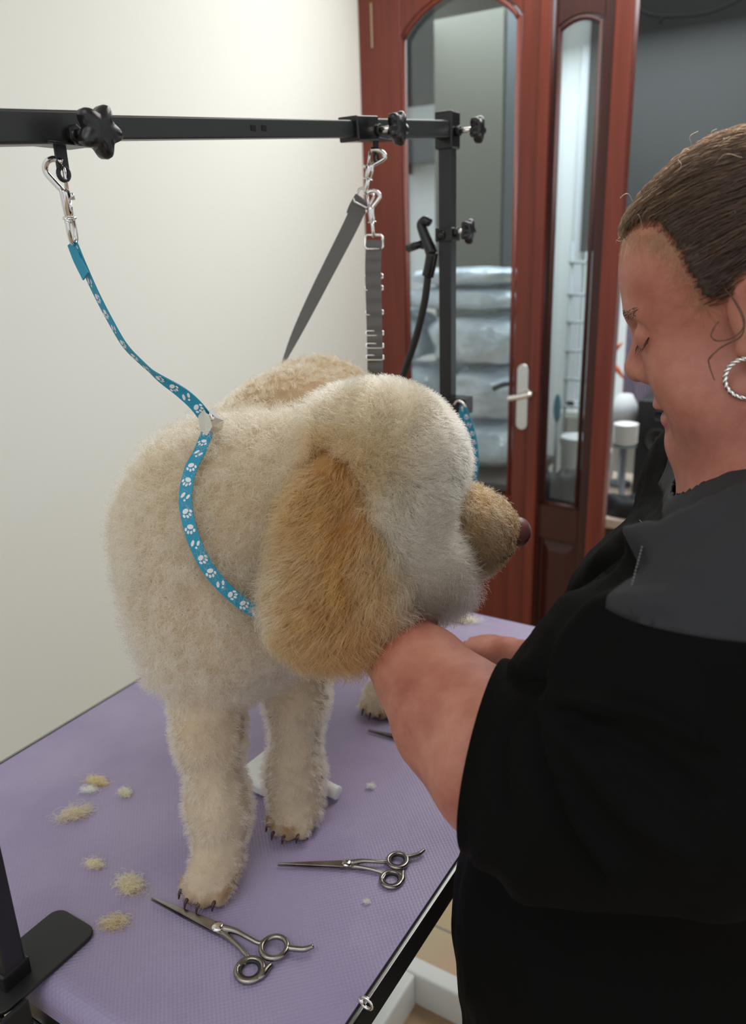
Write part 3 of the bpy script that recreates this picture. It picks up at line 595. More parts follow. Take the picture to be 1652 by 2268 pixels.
# ================================================================== overhead grooming arm
PX = -0.626; bar_z = lambda y: EYE[2] + 0.060 + 0.0911 * y
arm = empty('grooming_stand', (PX, 0.3, TT), 'black overhead grooming arm with two posts clamped to the table ends', 'grooming arm')
NY, FY = 0.305, 1.272
MB().bar((PX + .009, NY, TT + 0.012), (PX + .009, NY, bar_z(NY) + 0.03), 0.023, 0.023, (0, 1, 0)).build('post', M_black, arm, bevel=0.0022)
MB().bar((PX, FY, TT + 0.012), (PX, FY, bar_z(FY) + 0.022), 0.023, 0.023, (0, 1, 0)).build('post', M_black, arm, bevel=0.0022)
MB().bar((PX, FY, bar_z(FY) - 0.030), (PX, FY, bar_z(FY) + 0.026), 0.032, 0.032, (0, 1, 0)).build('post_cap', M_plastic, arm, bevel=0.003)
def bp_(y, dz=0.0): return np.array([PX, y, bar_z(y) + dz])
MB().bar(bp_(NY), bp_(0.555), 0.0265, 0.0265).build('outer_tube', M_black, arm, bevel=0.0025)
slot = MB().bar(bp_(0.55), bp_(1.0), 0.0205, 0.0205); slot.build('inner_tube', M_black, arm, bevel=0.002)
for y in (onX(545, 287, PX)[1], onX(569, 287, PX)[1]):
    MB().box(bp_(y) + np.array([0.0103, 0, 0]), (0.001, 0.009, 0.006)).build('adjusting_hole', mat('hole_shadow', (0.001, 0.001, 0.001), 0.9), arm, bevel=0.0004)
MB().bar(bp_(0.985), bp_(FY), 0.0255, 0.0255).build('outer_tube', M_black, arm, bevel=0.0025)
MB().bar(bp_(0.975), bp_(1.03), 0.031, 0.031).build('sleeve', M_plastic, arm, bevel=0.002)
def star_knob(c, R, h, parent, stem=0.018, name='star_knob', nut=True):
    """five-lobed knob facing +x with its threaded bolt"""
    c = np.asarray(c, float); n = 60; a = np.arange(n) * 2 * PI / n; V = []; 
    for x, s_ in ((0, .55), (0.0, .86), (h * .12, .97), (h * .6, 1.0), (h * .85, .95), (h, .80), (h * 1.04, .4)):
        r = R * s_ * (0.84 + 0.16 * np.cos(5 * a + 0.5)); V.append(np.stack([np.full(n, x), r * np.cos(a), r * np.sin(a)], 1) + c)
    f = [(i * n + q, i * n + (q + 1) % n, (i + 1) * n + (q + 1) % n, (i + 1) * n + q) for i in range(6) for q in range(n)] + [tuple(range(n))[::-1], tuple(range(6 * n, 7 * n))]
    k = obj(name, np.concatenate(V), f, M_plastic, parent)
    MB().lathe([(0.0042, 0), (0.0042, stem)], 12, c - np.array([stem, 0, 0]), (1, 0, 0)).build('bolt', M_chrome, k, smooth=True)
    if nut: MB().lathe([(0.0085, 0), (0.0085, 0.006)], 6, c - np.array([stem, 0, 0]), (1, 0, 0)).build('nut', M_plastic, k, bevel=0.001)
    return k
def at_bar(u, v, X): return onX(u, v, X)
star_knob(at_bar(208, 292, PX + 0.040), 0.0225, 0.014, arm, 0.027)
star_knob(at_bar(872, 284, PX + 0.040), 0.0230, 0.014, arm, 0.027)
kf = W(1038, 290, 1.262); star_knob(np.array([PX + 0.047, FY, bar_z(FY) - 0.004]), 0.0215, 0.014, arm, 0.030)
def tab(y, name='hanging_tab'):
    c = bp_(y, -0.0135); o = MB().box(c, (0.030, 0.046, 0.002)).box(c + np.array([0.0, 0.0, -0.010]), (0.003, 0.012, 0.020)); t = o
    t.tube([c + np.array([0, 0.0055 * math.cos(a), -0.023 + 0.0055 * math.sin(a)]) for a in np.linspace(0, 2 * PI, 20, endpoint=False)], 0.0022, 8, closed=True)
    return t.build(name, M_black, arm, bevel=0.0006)
yt1 = onX(133, 330, PX)[1]; yt2 = onX(832, 322, PX)[1]; tab(yt1); tab(yt2)
def plate(y, s, PX=PX):
    ww, r = 0.031, 0.013; y0, y1 = y - s * 0.080, y + s * 0.034; c = []
    for (sx_, yc, iny) in ((1, y0, 1), (1, y1, -1), (-1, y1, -1), (-1, y0, 1)):
        ctr = (sx_ * (ww - r), yc + s * iny * r)
        for t in np.linspace(0, 1, 6):
            a1 = math.atan2(-s * iny, 0); a2 = math.atan2(0, sx_)
            st, en = (a1, a2) if (sx_, yc) in ((-1, y1), (1, y0)) else (a2, a1)
            dlt = (en - st + PI) % (2 * PI) - PI
            c.append((ctr[0] + r * math.cos(st + dlt * t), ctr[1] + r * math.sin(st + dlt * t)))
    o = MB().prism(c, 0.0045, (PX, 0, TT + 0.001), ((1, 0, 0), (0, 1, 0), (0, 0, 1))); cl = o.build('clamp_plate', M_rubber, arm, bevel=0.0012)
    k = MB().box((PX, y, TT + 0.014), (0.029, 0.029, 0.020)); k.build('post_socket', M_plastic, cl, bevel=0.002)
    j = MB(); j.box((PX, y + s * 0.034, TT - 0.055), (0.074, 0.005, 0.12)); j.box((PX, y - s * 0.005, TT - 0.112), (0.074, 0.075, 0.005)); j.box((PX, y + s * 0.024, TT - 0.055), (0.004, 0.02, 0.11)); j.box((PX + 0.0355, y + s * 0.022, TT - 0.055), (0.005, 0.030, 0.12)); j.build('clamp_bracket', M_black, cl, bevel=0.0015)
    MB().tube([(PX, y - s * 0.028, TT - 0.072), (PX, y - s * 0.028, TT - 0.16)], 0.0055, 10).lathe([(0.017, 0), (0.017, 0.006)], 18, (PX, y - s * 0.028, TT - 0.078)).build('clamp_screw', M_chrome, cl, smooth=False)
    MB().tube([(PX - 0.03, y + s * .05, TT - .07), (PX - 0.055, y + s * .05, TT - .07)], 0.006, 12).build('bolt', M_chrome, cl, smooth=True)
plate(NY, -1, PX + .007); plate(FY, 1)

# ------------------------------------------------------------------ snap hook (shared shape)
def snap_hook(parent, a, b, side, s=1.0, d_ring=True):
    """swivel bolt snap between a (eye on the tab) and b (strap end); side = direction in which the hook bulges"""
    a, b = np.asarray(a, float), np.asarray(b, float); x = norm(a - b); Ln = np.linalg.norm(a - b); y = norm(side - x * (np.asarray(side) @ x)); z = np.cross(x, y)
    P = lambda t, o, q=0: b + x * (t * Ln) + y * (o * s) + z * (q * s)
    h = MB()
    h.tube(spline([P(0.60, 0.0), P(0.70, 0.006), P(0.85, 0.0135), P(0.96, 0.011), P(1.0, 0.004), P(0.965, -0.0035)], 26), np.full(26, 0.0027 * s), 10)
    h.tube([P(0.93, -0.0035), P(0.60, -0.0025)], 0.0017 * s, 10)
    o = h.build('snap_hook', M_chrome, parent, smooth=True)
    g = MB(); g.tube([P(0.64, -0.001), P(0.62, 0), P(0.34, 0), P(0.32, 0)], np.array([0.0042, 0.0046, 0.0042, 0.0035]) * s, 14); g.tube([P(0.60, -0.006), P(0.52, -0.0062)], 0.0022 * s, 8); g.build('hook_barrel', M_chrome, o, smooth=True)
    e = MB(); e.tube([P(0.31, 0), P(0.285, 0)], 0.0062 * s, 14); e.tube(spline([P(0.27, 0, 0.006), P(0.15, 0, 0.0068), P(0.02, 0, 0.005), P(-0.03, 0, 0), P(0.02, 0, -0.005), P(0.15, 0, -0.0068), P(0.27, 0, -0.006)], 30), 0.0023 * s, 8); e.tube([P(0.265, 0, -0.0065), P(0.265, 0, 0.0065)], 0.0027 * s, 8)
    e.build('swivel_eye', M_chrome, o, smooth=True); return o

# ================================================================== the dog
def T3(x, y, z): return np.array([x, y, z + TT])
D_body, D_head, D_muz, D_ear, D_leg = SDF(), SDF(), SDF(), SDF(), SDF()
dog = SDF()
def both(part, kind, *a, **k):
    for s_ in (dog, part): getattr(s_, kind)(*a, **k)
# trunk
both(D_body, 'cone', T3(-.580, .62, .365), T3(-.615, .80, .388), .095, .108, k=.05)
both(D_body, 'cone', T3(-.615, .80, .388), T3(-.655, .91, .408), .110, .108, k=.05)
both(D_body, 'sph', W(455, 1210, .865), .078, k=.05)
both(D_body, 'sph', W(458, 1390, .87), .066, k=.06)
both(D_body, 'sph', W(560, 1330, .89), .080, k=.05)
both(D_body, 'cone', W(520, 1120, .86), W(720, 1050, .83), .086, .062, k=.05)
# hind quarters
for x, yp, xp in ((-.565, .895, -.545), (-.715, .93, -.70)):
    both(D_leg, 'chain', [T3(x, .93, .34), T3(x, .90, .22), T3((x + xp) / 2, .985, .115), T3(xp, yp + .035, .03)], [.082, .055, .030, .024], k=.03)
    both(D_leg, 'ell', T3(xp, yp + .005, .021), (.027, .040, .021), k=.02)
# front legs
both(D_leg, 'chain', [W(452, 1470, .87), W(462, 1620, .875), W(484, 1790, .880), W(488, 1870, .880)], [.045, .0315, .0285, .026], k=.03)
both(D_leg, 'chain', [W(650, 1400, .93), W(657, 1540, .945), W(652, 1720, .965), W(655, 1790, .963)], [.045, .031, .029, .026], k=.03)
def paw(c, fw):
    fw = norm(np.asarray(fw, float)); sd = np.array([-fw[1], fw[0], 0]); R = np.stack([fw, sd, np.array([0, 0, 1.])], 1)
    both(D_leg, 'ell', c + np.array([0, 0, .021]), (.032, .027, .021), R, k=.018); tips = []
    for o, l in ((-.0215, .016), (-.0075, .0245), (.0075, .0245), (.0215, .016)):
        q = c + sd * o + fw * l
        both(D_leg, 'ell', q + np.array([0, 0, .0115]), (.015, .0085, .0115), R, k=.006); tips.append((q + fw * .012 + np.array([0, 0, .011]), fw))
    return tips
p1 = onz(474, 1938, TT + .015); p2 = onz(658, 1800, TT + .015); p1[2] = p2[2] = TT
CL = paw(p1, (.12, -1, 0)) + paw(p2, (.05, -1, 0)) + paw(T3(-.545, .885, 0), (.25, -1, 0))
# head
HC = W(836, 1034, .80)
both(D_head, 'sph', HC, .069, k=.04)
both(D_head, 'sph', W(856, 1030, .815), .046, k=.04)
both(D_head, 'sph', W(778, 1050, .805), .046, k=.04)
both(D_head, 'sph', W(855, 1145, .795), .043, k=.03)
both(D_head, 'sph', W(948, 1214, .805), .024, k=.03)
both(D_head, 'sph', W(842, 1168, .79), .048, k=.04)
both(D_muz, 'cone', W(975, 1142, .815), W(1098, 1172, .845), .036, .0235, k=.02)
both(D_muz, 'sph', W(1066, 1190, .838), .023, k=.015)
NOSE = W(1143, 1182, .850)
# ear flap (the dog's right ear, nearest the camera)
eR = np.stack([RIGHT, UP, -FW], 1)
both(D_ear, 'ell', W(725, 1160, .735), (.034, .062, .016), eR, k=.02)
both(D_ear, 'ell', W(745, 1260, .728), (.046, .046, .014), eR, k=.02)
V, F = sdf_mesh(dog, (-.86, .36, TT - .006), (-.16, 1.10, TT + .60), .0046)
CREAM, PALE, TAN, GOLD, SAND = [np.array(c) for c in ((.58, .45, .31), (.66, .535, .395), (.36, .185, .065), (.31, .145, .042), (.51, .355, .205))]
def noise3(P, f, seed):
    rg = np.random.default_rng(seed); o = 0
    for i in range(6):
        k = rg.normal(0, f, 3); o = o + np.sin(P @ k + rg.random() * 6.28)
    return o / 3.0
def coat(P):
    """coat colour by place on the animal: cream trunk, sandy back, tan ear and muzzle, pale cheeks and chest"""
    eb, eh, em, ee, el = D_body(P), D_head(P), D_muz(P), D_ear(P), D_leg(P); z = P[:, 2] - TT
    c = np.tile(CREAM, (len(P), 1)); n1_ = noise3(P, 45, 3); n2_ = noise3(P, 120, 4)
    def mix(c, col, t): t = np.clip(t, 0, 1)[:, None]; return c * (1 - t) + col * t
    c = mix(c, SAND, np.clip((z - .40) * 12, 0, 1) * np.clip((P[:, 1] - .62) * 8, 0, 1) * (0.75 + .2 * n1_))
    c = mix(c, SAND, np.clip(1 - np.linalg.norm(P - W(300, 1110, .86), axis=1) / .07, 0, 1) * 1.1)
    c = mix(c, SAND * .93, np.clip(noise3(P, 26, 9) * .9 - .25, 0, .5) * (eb < .01) * (z > .2))
    c = mix(c, PALE, .7 * np.clip((.42 - z) * 5, 0, 1) * (eb < .03) * np.clip((.72 - P[:, 1]) * 8, 0, 1))
    c = mix(c, PALE * .95, (el < eb) * np.clip((.2 - z) * 8, 0, .6))
    c = mix(c, PALE, (eh < .012) * np.clip(0.55 + (P - HC) @ RIGHT * 9 + .25 * n1_, 0, 1))
    pat = W(730, 1040, .73); dpat = np.linalg.norm((P - pat) * np.array([1, .45, 1]), axis=1)
    c = mix(c, TAN, np.clip(1.15 - dpat / .060 + .25 * n1_, 0, .85) * (eh < .03))
    c = mix(c, SAND, np.clip(1 - np.linalg.norm((P - W(830, 960, .73)) * np.array([1, .4, 1]), axis=1) / .05, 0, .7))
    isear = (ee < .006) & (ee < eh + .004); lx = (P - W(745, 1260, .728)) @ RIGHT
    c = mix(c, TAN, isear * (0.92 + .1 * n2_)); c = mix(c, GOLD, isear * np.clip(.7 - np.abs(lx - .004) / .03 + .35 * n2_, 0, .9))
    c = mix(c, CREAM, isear * np.clip((np.abs(lx + .004) - .030) * 45 + .25 * n2_, 0, .75))
    ism = (em < .012) & (em < eh + .007); t = (P - W(985, 1150, .815)) @ RIGHT
    c = mix(c, TAN * .8, ism * np.clip(.45 + t * 26, 0, 1) * (.9 + .2 * n2_)); c = mix(c, GOLD * .5, ism * np.clip((t - .040) * 30, 0, .85))
    lowm = np.clip((W(1050, 1215, .83)[2] + .010 - P[:, 2]) / .02, 0, 1); c = mix(c, PALE, ism * lowm * np.clip(1 - t / .055, 0, .9))
    c = mix(c, TAN * .8, (el < .004) * (z < .022) * np.clip(.35 + .5 * n2_, 0, .8))
    return np.clip(c * (1 + .05 * n2_[:, None]), .02, .9)
DG = empty('dog', (-.60, .62, TT), 'cream and tan curly coated dog standing on the lavender table', 'dog')
body = obj('body', V, F, M_hide, DG)
ca = body.data.color_attributes.new('col', 'FLOAT_COLOR', 'POINT'); ca.data.foreach_set('color', np.concatenate([coat(V) * .86, np.ones((len(V), 1))], 1).astype(np.float32).reshape(-1))
nb_ = SDF(); nz = norm(W(1160, 1188, .856) - W(1100, 1178, .842)); Rn = np.stack([nz, np.cross((0, 0, 1.), nz), np.array([0, 0, 1.])], 1)
NOSE = NOSE + nz * .001; nb_.ell(NOSE, (.0140, .0155, .0145), None, k=.01); nb_.sph(NOSE + np.array([0, 0, .006]), .0115, k=.01); nb_.cut(NOSE + nz * .011 - FW * .006 + np.array([0, 0, -.004]), (.004, .004, .0035), k=.003)
nv, nf_ = sdf_mesh(nb_, NOSE - .03, NOSE + .03, .0014); obj('nose', nv, nf_, M_nose, DG)
lp = [W(u, v, d) for u, v, d in ((1130, 1222, .836), (1108, 1236, .824), (1082, 1244, .818), (1055, 1248, .81))]
MB().tube(spline(lp, 16), np.linspace(.0048, .003, 16), 8).build('lips', mat('dark_lips', (0.03, 0.014, 0.013), 0.45), DG, smooth=True)
for c, f_ in CL:
    MB().tube(spline([c - f_ * .008 + np.array([0, 0, .003]), c + f_ * .004 + np.array([0, 0, .0015]), c + f_ * .0075 - np.array([0, 0, .005])], 9), np.linspace(.0029, .0008, 9), 8).build('claw', M_claw, DG, smooth=True)
def zone(P):
    return D_body(P), D_head(P), D_muz(P), D_ear(P), D_leg(P)
def strands(name, P, length, flow, rad, vary=.12, **k):
    G = dog.grad(P); S = fur(P, G, length, flow, **k); per = k.get('per', 10); kk = S.shape[1]
    c = np.repeat(coat(P) * RNG.uniform(1 - vary, 1 + .7 * vary, (len(P), 1)), per, 0) * RNG.uniform(.88, 1.08, (len(S), 1)); ln = np.linspace(1, .35, kk)
    return curves_obj(name, S, rad * ln, np.clip(c, 0, .97), M_fur, DG, norm(np.repeat(G, per, 0) + RNG.normal(0, .22, (len(S), 3))))
QF = 1.0
NF = lambda n: int(n * QF)
# short plush coat on trunk and legs
P = sample(V, F, NF(34000)); zb, zh, zm, ze, zl = zone(P); kp = (np.minimum(zb, zl) <= np.minimum(np.minimum(zh, zm), ze) + .002) & (P[:, 2] > TT + .012); P = P[kp]; zb, zl = zb[kp], zl[kp]
isl = zl < zb; z_ = P[:, 2] - TT; pawz = isl & (z_ < .05); fl_ = np.zeros_like(P); fl_[:, 2] = -.75; fl_[:, 1] = .15; front = (~isl) & (P[:, 1] < .68)
ln_ = np.where(isl, .011, np.where(front, .023, .010)); ln_ = np.where(pawz, .0085, ln_)
strands('coat', P, ln_, fl_, .00027, vary=.16, per=8, spread=np.where(front, .0042, .0030), coh=60, curl=np.where(front, .0036, .0010), wave=np.where(front, .016, .012), fuzz=.40, k=7, clump=.55)
# head: long fluffy topknot, cheeks and beard
P = sample(V, F, NF(12000), lambda c: np.exp(-np.clip(D_head(c), 0, 1) / .003)); zb, zh, zm, ze, zl = zone(P); P = P[(zh < np.minimum(np.minimum(zb, zm - .006), ze) + .001)]
low = np.clip(((HC[2] - .05) - P[:, 2]) / .05, 0, 1)[:, None]; brd = np.clip(1 - np.linalg.norm(P - W(950, 1220, .80), axis=1) / .05, 0, 1)[:, None]; fl_ = RIGHT * (.30 * low + .9 * brd) + np.array([0, 0, -.95]) * low + np.array([0, 0, .15]) * (1 - low)
strands('head_fur', P, (.027 + .014 * low[:, 0] + .016 * brd[:, 0]) * np.clip(.30 + D_muz(P) / .030, .3, 1), fl_, .00026, coh=48, per=15, spread=.0052, curl=.0032 + .0022 * low[:, 0], wave=.022 + .008 * low[:, 0], fuzz=.42, k=11, droop=.15, clump=.75)
P = sample(V, F, NF(3600), lambda c: np.exp(-np.clip(D_muz(c), 0, 1) / .002)); zb, zh, zm, ze, zl = zone(P); P = P[(zm < zh + .007) & (np.linalg.norm(P - NOSE, axis=1) > .0155)]
strands('muzzle_fur', P, np.clip((np.linalg.norm(P - NOSE, axis=1) - .013) * .55, .004, .020), np.array([.15, .05, -.75]) - RIGHT * .35, .00028, vary=.30, per=10, spread=.0035, curl=.0028, wave=.018, fuzz=.32, k=7, droop=.2)
# ear: long wavy locks falling from the flap and from the head above it
P = sample(V, F, NF(2600), lambda c: np.exp(-np.clip(D_ear(c), 0, 1) / .002)); zb, zh, zm, ze, zl = zone(P); P = P[(ze < zh + .004) & (ze < zb + .01)]
lx = ((P - W(745, 1260, .728)) @ RIGHT)[:, None]; lowe = np.clip((W(745, 1260, .728)[2] + .03 - P[:, 2]) / .09, 0, 1)
strands('ear_fur', P, .042 + .010 * lowe, np.array([0, 0, -1.7]) + RIGHT * lx * 19 - FW * .20, .00034, vary=.34, coh=26, per=26, spread=.0062, nw=.22, curl=.0050, wave=.028, fuzz=.30, k=15, droop=.2, clump=.9)

# ================================================================== the groomer
def hp(u, v, l=0.0):
    """point on the middle plane of her head, moved l towards her left ear"""
    r = ray(u, v); n_ = HL; p = EYE + r * (((HP0 + n_ * abs(l) - EYE) @ n_) / (r @ n_)); return p if l >= 0 else p + n_ * 2 * l
HL = norm(np.array([.13, -1.0, 0.0])); HP0 = W(1450, 800, .70)
pt = math.radians(19); Hf = norm(np.array([-1, -.13, 0])) * math.cos(pt) + np.array([0, 0, -math.sin(pt)]); Hu = np.cross(Hf, HL); Hu = Hu if Hu[2] > 0 else -Hu
HR = np.stack([Hf, HL, Hu], 1)
face = SDF(); skull = SDF()
for s_ in (face, skull):
    s_.ell(hp(1652, 562), (.093, .075, .089), HR, k=.02)
    s_.ell(hp(1511, 625), (.043, .054, .058), HR, k=.03)
face.ell(hp(1568, 790), (.046, .050, .080), HR, k=.03)
face.sph(hp(1530, 815, .028), .032, k=.02).sph(hp(1530, 815, -.028), .032, k=.025)
face.sph(hp(1590, 900, .036), .032, k=.03).sph(hp(1590, 900, -.036), .032, k=.03)
for s_ in (1, -1):
    face.cone(hp(1424, 695, .012 * s_), hp(1448, 690, .036 * s_), .0105, .009, k=.014)
    face.cut(hp(1400, 742, .028 * s_), (.014, .016, .0095), HR, k=.012)
    face.sph(hp(1438, 742, .029 * s_), .0122, k=.006)
    face.sph(hp(1432, 828, .0115 * s_), .0082, k=.007)
    face.cone(hp(1556, 998, .012 * s_), hp(1660, 905, .050 * s_), .021, .024, k=.03)
face.cone(hp(1430, 735), hp(1408, 810), .0075, .0095, k=.009)
face.sph(hp(1414, 822), .0092, k=.006)
face.sph(hp(1520, 864), .0225, k=.015)
face.ell(hp(1468, 892), (.0085, .020, .0062), HR, k=.006)
face.ell(hp(1484, 926), (.0080, .017, .0066), HR, k=.006)
face.cut(hp(1462, 908), (.014, .022, .0016), HR, k=.005)
face.sph(hp(1524, 975), .0165, k=.014)
face.sph(hp(1590, 1004), .021, k=.03)
face.cone(hp(1765, 850), hp(1752, 1120), .062, .066, k=.04)
# left ear
eL = norm(HL + Hf * .35); eF = np.cross(Hu, eL); eRm = np.stack([eF, eL, Hu], 1)
face.ell(hp(1672, 695, .077), (.019, .009, .032), eRm, k=.006); face.cut(hp(1672, 688, .087), (.011, .008, .020), eRm, k=.006); face.sph(hp(1655, 775, .074), .0085, k=.006)
# trunk, arms, legs (one continuous body)
pers = SDF(); pers.ops += face.ops
SHL, SHR = T3(-.035, .55, .405), T3(-.095, .89, .405)
pers.cone(T3(-.025, .73, .44), SHL, .065, .062, k=.05).cone(T3(-.03, .73, .44), SHR, .065, .062, k=.05)
pers.ell(T3(-.03, .71, .27), (.145, .19, .17), None, k=.06)
for y in (.62, .80): pers.sph(T3(-.105, y, .25), .088, k=.05)
pers.ell(T3(-.085, .69, .0), (.185, .215, .22), None, k=.06).ell(T3(-.05, .69, -.2), (.165, .20, .17), None, k=.06)
LP = [(SHL, .062), (W(1270, 1730, .60), .056), (W(1125, 1690, .62), .0575), (W(1010, 1590, .68), .0495), (W(935, 1492, .735), .0392), (W(880, 1430, .785), .0315), (W(862, 1400, .80), .029)]
pers.chain([p for p, r in LP], [r for p, r in LP], k=.03)
RP = [(SHR, .06), (T3(-.20, .98, .17), .05), (T3(-.33, .985, .075), .034), (W(1128, 1452, 1.19), .027)]
pers.chain([p for p, r in RP], [r for p, r in RP], k=.03)
for y in (.60, .80): pers.chain([T3(-.01, y, -.22), T3(.0, y, -.46), T3(.01, y, -.80)], [.10, .07, .045], k=.04)
# left hand cupped under the dog's chin
hb_ = W(858, 1390, .805); hand = SDF()
hx = norm(W(930, 1330, .82) - hb_); hy = norm(np.cross(hx, np.array([0, 0, 1.]))); hz = np.cross(hy, hx) * 1.0
hz = hz if hz[2] > 0 else -hz; RH = np.stack([hx, hy, hz], 1)
pers.ell(hb_ + hx * .035, (.046, .038, .016), RH, k=.015)
for i, (o, l) in enumerate(((-.027, .058), (-.009, .068), (.009, .063), (.026, .048))):
    q = hb_ + hx * .07 + hy * o; pers.chain([q, q + hx * l * .42 + hz * .004, q + hx * l * .68 + hz * .016, q + hx * l * .80 + hz * .032], [.0092, .0086, .008, .0068], k=.004)
q = hb_ + hx * .012 - hy * .034; pers.chain([q, q - hy * .022 + hx * .022 + hz * .008, q - hy * .028 + hx * .048 + hz * .02], [.0125, .0105, .0085], k=.006)
# right hand resting on the table, loosely closed
wb = W(1128, 1452, 1.19); kx = norm(np.array([-.95, .18, -.12])); ky = norm(np.cross(np.array([0, 0, 1.]), kx)); kz = np.cross(kx, ky); RK = np.stack([kx, ky, kz], 1)
pers.ell(wb + kx * .036 + kz * .004, (.042, .036, .0175), RK, k=.015)
for o, l in ((-.027, .050), (-.009, .058), (.009, .055), (.026, .044)):
    q = wb + kx * .068 + ky * o; pers.chain([q, q + kx * l * .55 - kz * .010, q + kx * l * .55 - kz * .034, q + kx * l * .1 - kz * .040], [.0095, .0088, .0082, .007], k=.004)
q = wb + kx * .018 - ky * .034; pers.chain([q, q - ky * .016 + kx * .026 - kz * .010, q - ky * .008 + kx * .052 - kz * .022], [.0125, .0108, .0088], k=.006)
VP, FP = sdf_mesh(pers, (-.48, .36, .0), (.30, 1.10, TT + .80), .0055)
cen = VP[FP].mean(1); hd = (np.linalg.norm(cen - hp(1500, 760), axis=1) < .19) & (cen[:, 0] < -.02); fin = (np.linalg.norm(cen - wb - kx * .06, axis=1) < .10) | (np.linalg.norm(cen - hb_ - hx * .06, axis=1) < .10)
VP, FP = refine(VP, FP, hd | fin, pers)
cen = np.array([VP[f].mean(0) for f in FP]); fz = (np.linalg.norm(cen - hp(1440, 830), axis=1) < .085)
VP, FP = refine(VP, FP, fz, pers)
PG = empty('person', (-.03, .70, 0), 'person in a black shirt with charcoal shoulders, one arm under the dog\'s chin', 'person')
lipm = []
for f in FP:
    c = VP[list(f)].mean(0); q = (c - hp(1474, 908)) @ HR
    lipm.append(1 if (abs(q[2]) < .0135 and q[0] > -.004 and abs(q[1]) < .021 and q[0] < .02) else 0)
pb = obj('body', VP, FP, [M_skin, M_lip], PG, fmat=lipm)
# eyelashes, eyebrow, closed eyelid line
for s_, nm in ((1, 'left'), (-1, 'right')):
    lm_ = MB(); bw = MB()
    for i in range(18):
        t = i / 17; a_ = face.snap((hp(1418, 756, .016 * s_) * (1 - t) + hp(1446, 744, .040 * s_) * t)[None], .0004)[0]
        d_ = norm(Hf * .9 - Hu * .75 + HL * s_ * (t - .2) * .8); lm_.tube([a_, a_ + d_ * .004, a_ + d_ * .0075 - Hu * .0008], [.00028, .00022, .00008], 5)
    lm_.tube(face.snap(np.array([hp(1417, 755, .016 * s_) * (1 - t) + hp(1448, 745, .041 * s_) * t for t in np.linspace(0, 1, 14)]), .0001), .0004, 6)
    lm_.build('eyelashes', M_lash, PG, smooth=True)
    for i in range(110):
        t = RNG.random() ** 1.4 * .8; a_ = face.snap((hp(1396, 690, .014 * s_) * (1 - t) + hp(1432, 680, .044 * s_) * t + Hu * RNG.normal(0, .0015))[None], .0003)[0]
        d_ = norm(-Hf * .55 + HL * s_ * .6 + Hu * .45 * (1 - t)); bw.tube([a_, a_ + d_ * .004 + HL * s_ * .0004, a_ + d_ * .0075], [.0003, .00022, .0001], 4)
    bw.build('eyebrow', mat('brow_hair', (0.055, 0.03, 0.02), 0.6), PG, smooth=True)
# hair: a cap over the scalp and combed strands on top of it
line = np.array([(1360, 545), (1385, 535), (1402, 522), (1425, 512), (1457, 506), (1480, 522), (1508, 556), (1530, 600), (1556, 655), (1575, 672), (1600, 655), (1625, 630), (1660, 625), (1700, 700), (1740, 760), (1900, 780)], float)
LH = np.array([hp(u, v) for u, v in line]); O0 = hp(1652, 562); lf, lu = (LH - O0) @ Hf, (LH - O0) @ Hu
def in_hair(P, inset=0.0):
    """true above the hairline: the line is given in the head's own forward / up axes"""
    f_ = (P - O0) @ Hf; u_ = (P - O0) @ Hu; o = np.argsort(-lf); order = -lf[o]
    return u_ > np.interp(-f_ - inset * .4, order, lu[o]) + inset
hs = SDF(); hs.ops += skull.ops
VS_, FS_ = sdf_mesh(hs, O0 - .16, O0 + .14, .0035)
VR_ = hs.snap(VS_, .001); FR_ = FS_[in_hair(VR_[FS_].mean(1))]
VS_ = hs.snap(VS_, .0035); FS_ = FS_[in_hair(VS_[FS_].mean(1), .008)]
use = np.unique(FS_); mp_ = -np.ones(len(VS_), int); mp_[use] = np.arange(len(use)); VH, FH = VS_[use], mp_[FS_]
hair = obj('hair', VH, FH, M_haircap, PG); sd = hair.modifiers.new('thick', 'SOLIDIFY'); sd.thickness = .003; sd.offset = -1
bun = hp(1800, 470); n_ = 15000
R_ = sample(VR_, FR_, n_); 
e0 = hp(1440, 540); lnb = norm(bun - e0)
P_ = [R_]; off_ = RNG.uniform(.0005, .0075, n_); step = RNG.uniform(.006, .013, n_)
for k_ in range(12):
    p = P_[-1]; d_ = norm(bun - p); g_ = hs.grad(p); d_ = norm(d_ - g_ * (d_ * g_).sum(1)[:, None] + RNG.normal(0, .045, p.shape))
    p = p + d_ * step[:, None]; p = hs.snap(p, off_ + .002 * (k_ == 0), 1); P_.append(p)
S_ = np.stack(P_, 1)
hc = np.array([.020, .0095, .005]) * RNG.uniform(.45, 1.45, (n_, 1)); gold = RNG.random(n_) < .16; hc[gold] = np.array([.075, .034, .013]) * RNG.uniform(.7, 1.2, (gold.sum(), 1))
curves_obj('hair_strands', S_, .00022 * np.linspace(1, .6, 13), hc, M_hair, hair, hs.grad(R_))
bn = SDF(); bc_ = hs.snap(bun[None], .012)[0]; bn.sph(bc_, .024, k=.01).sph(bc_ - Hf * .014 + Hu * .004, .020, k=.012)
bv_, bf_ = sdf_mesh(bn, bc_ - .06, bc_ + .06, .003); bun_o = obj('hair_bun', bv_, bf_, M_haircap, hair)
a_ = RNG.random(900) * 2 * PI; b_ = RNG.uniform(-1.2, 1.2, 900); tt_ = np.linspace(0, 1.1, 12)
q_ = np.stack([np.cos(a_[:, None] + tt_ * 1.6) * np.cos(b_)[:, None], np.sin(a_[:, None] + tt_ * 1.6) * np.cos(b_)[:, None], np.repeat(np.sin(b_)[:, None], 12, 1)], -1) @ HR.T
q_ = bn.snap((bc_ - Hf * .006 + q_ * .026).reshape(-1, 3), .0008, 2).reshape(900, 12, 3)
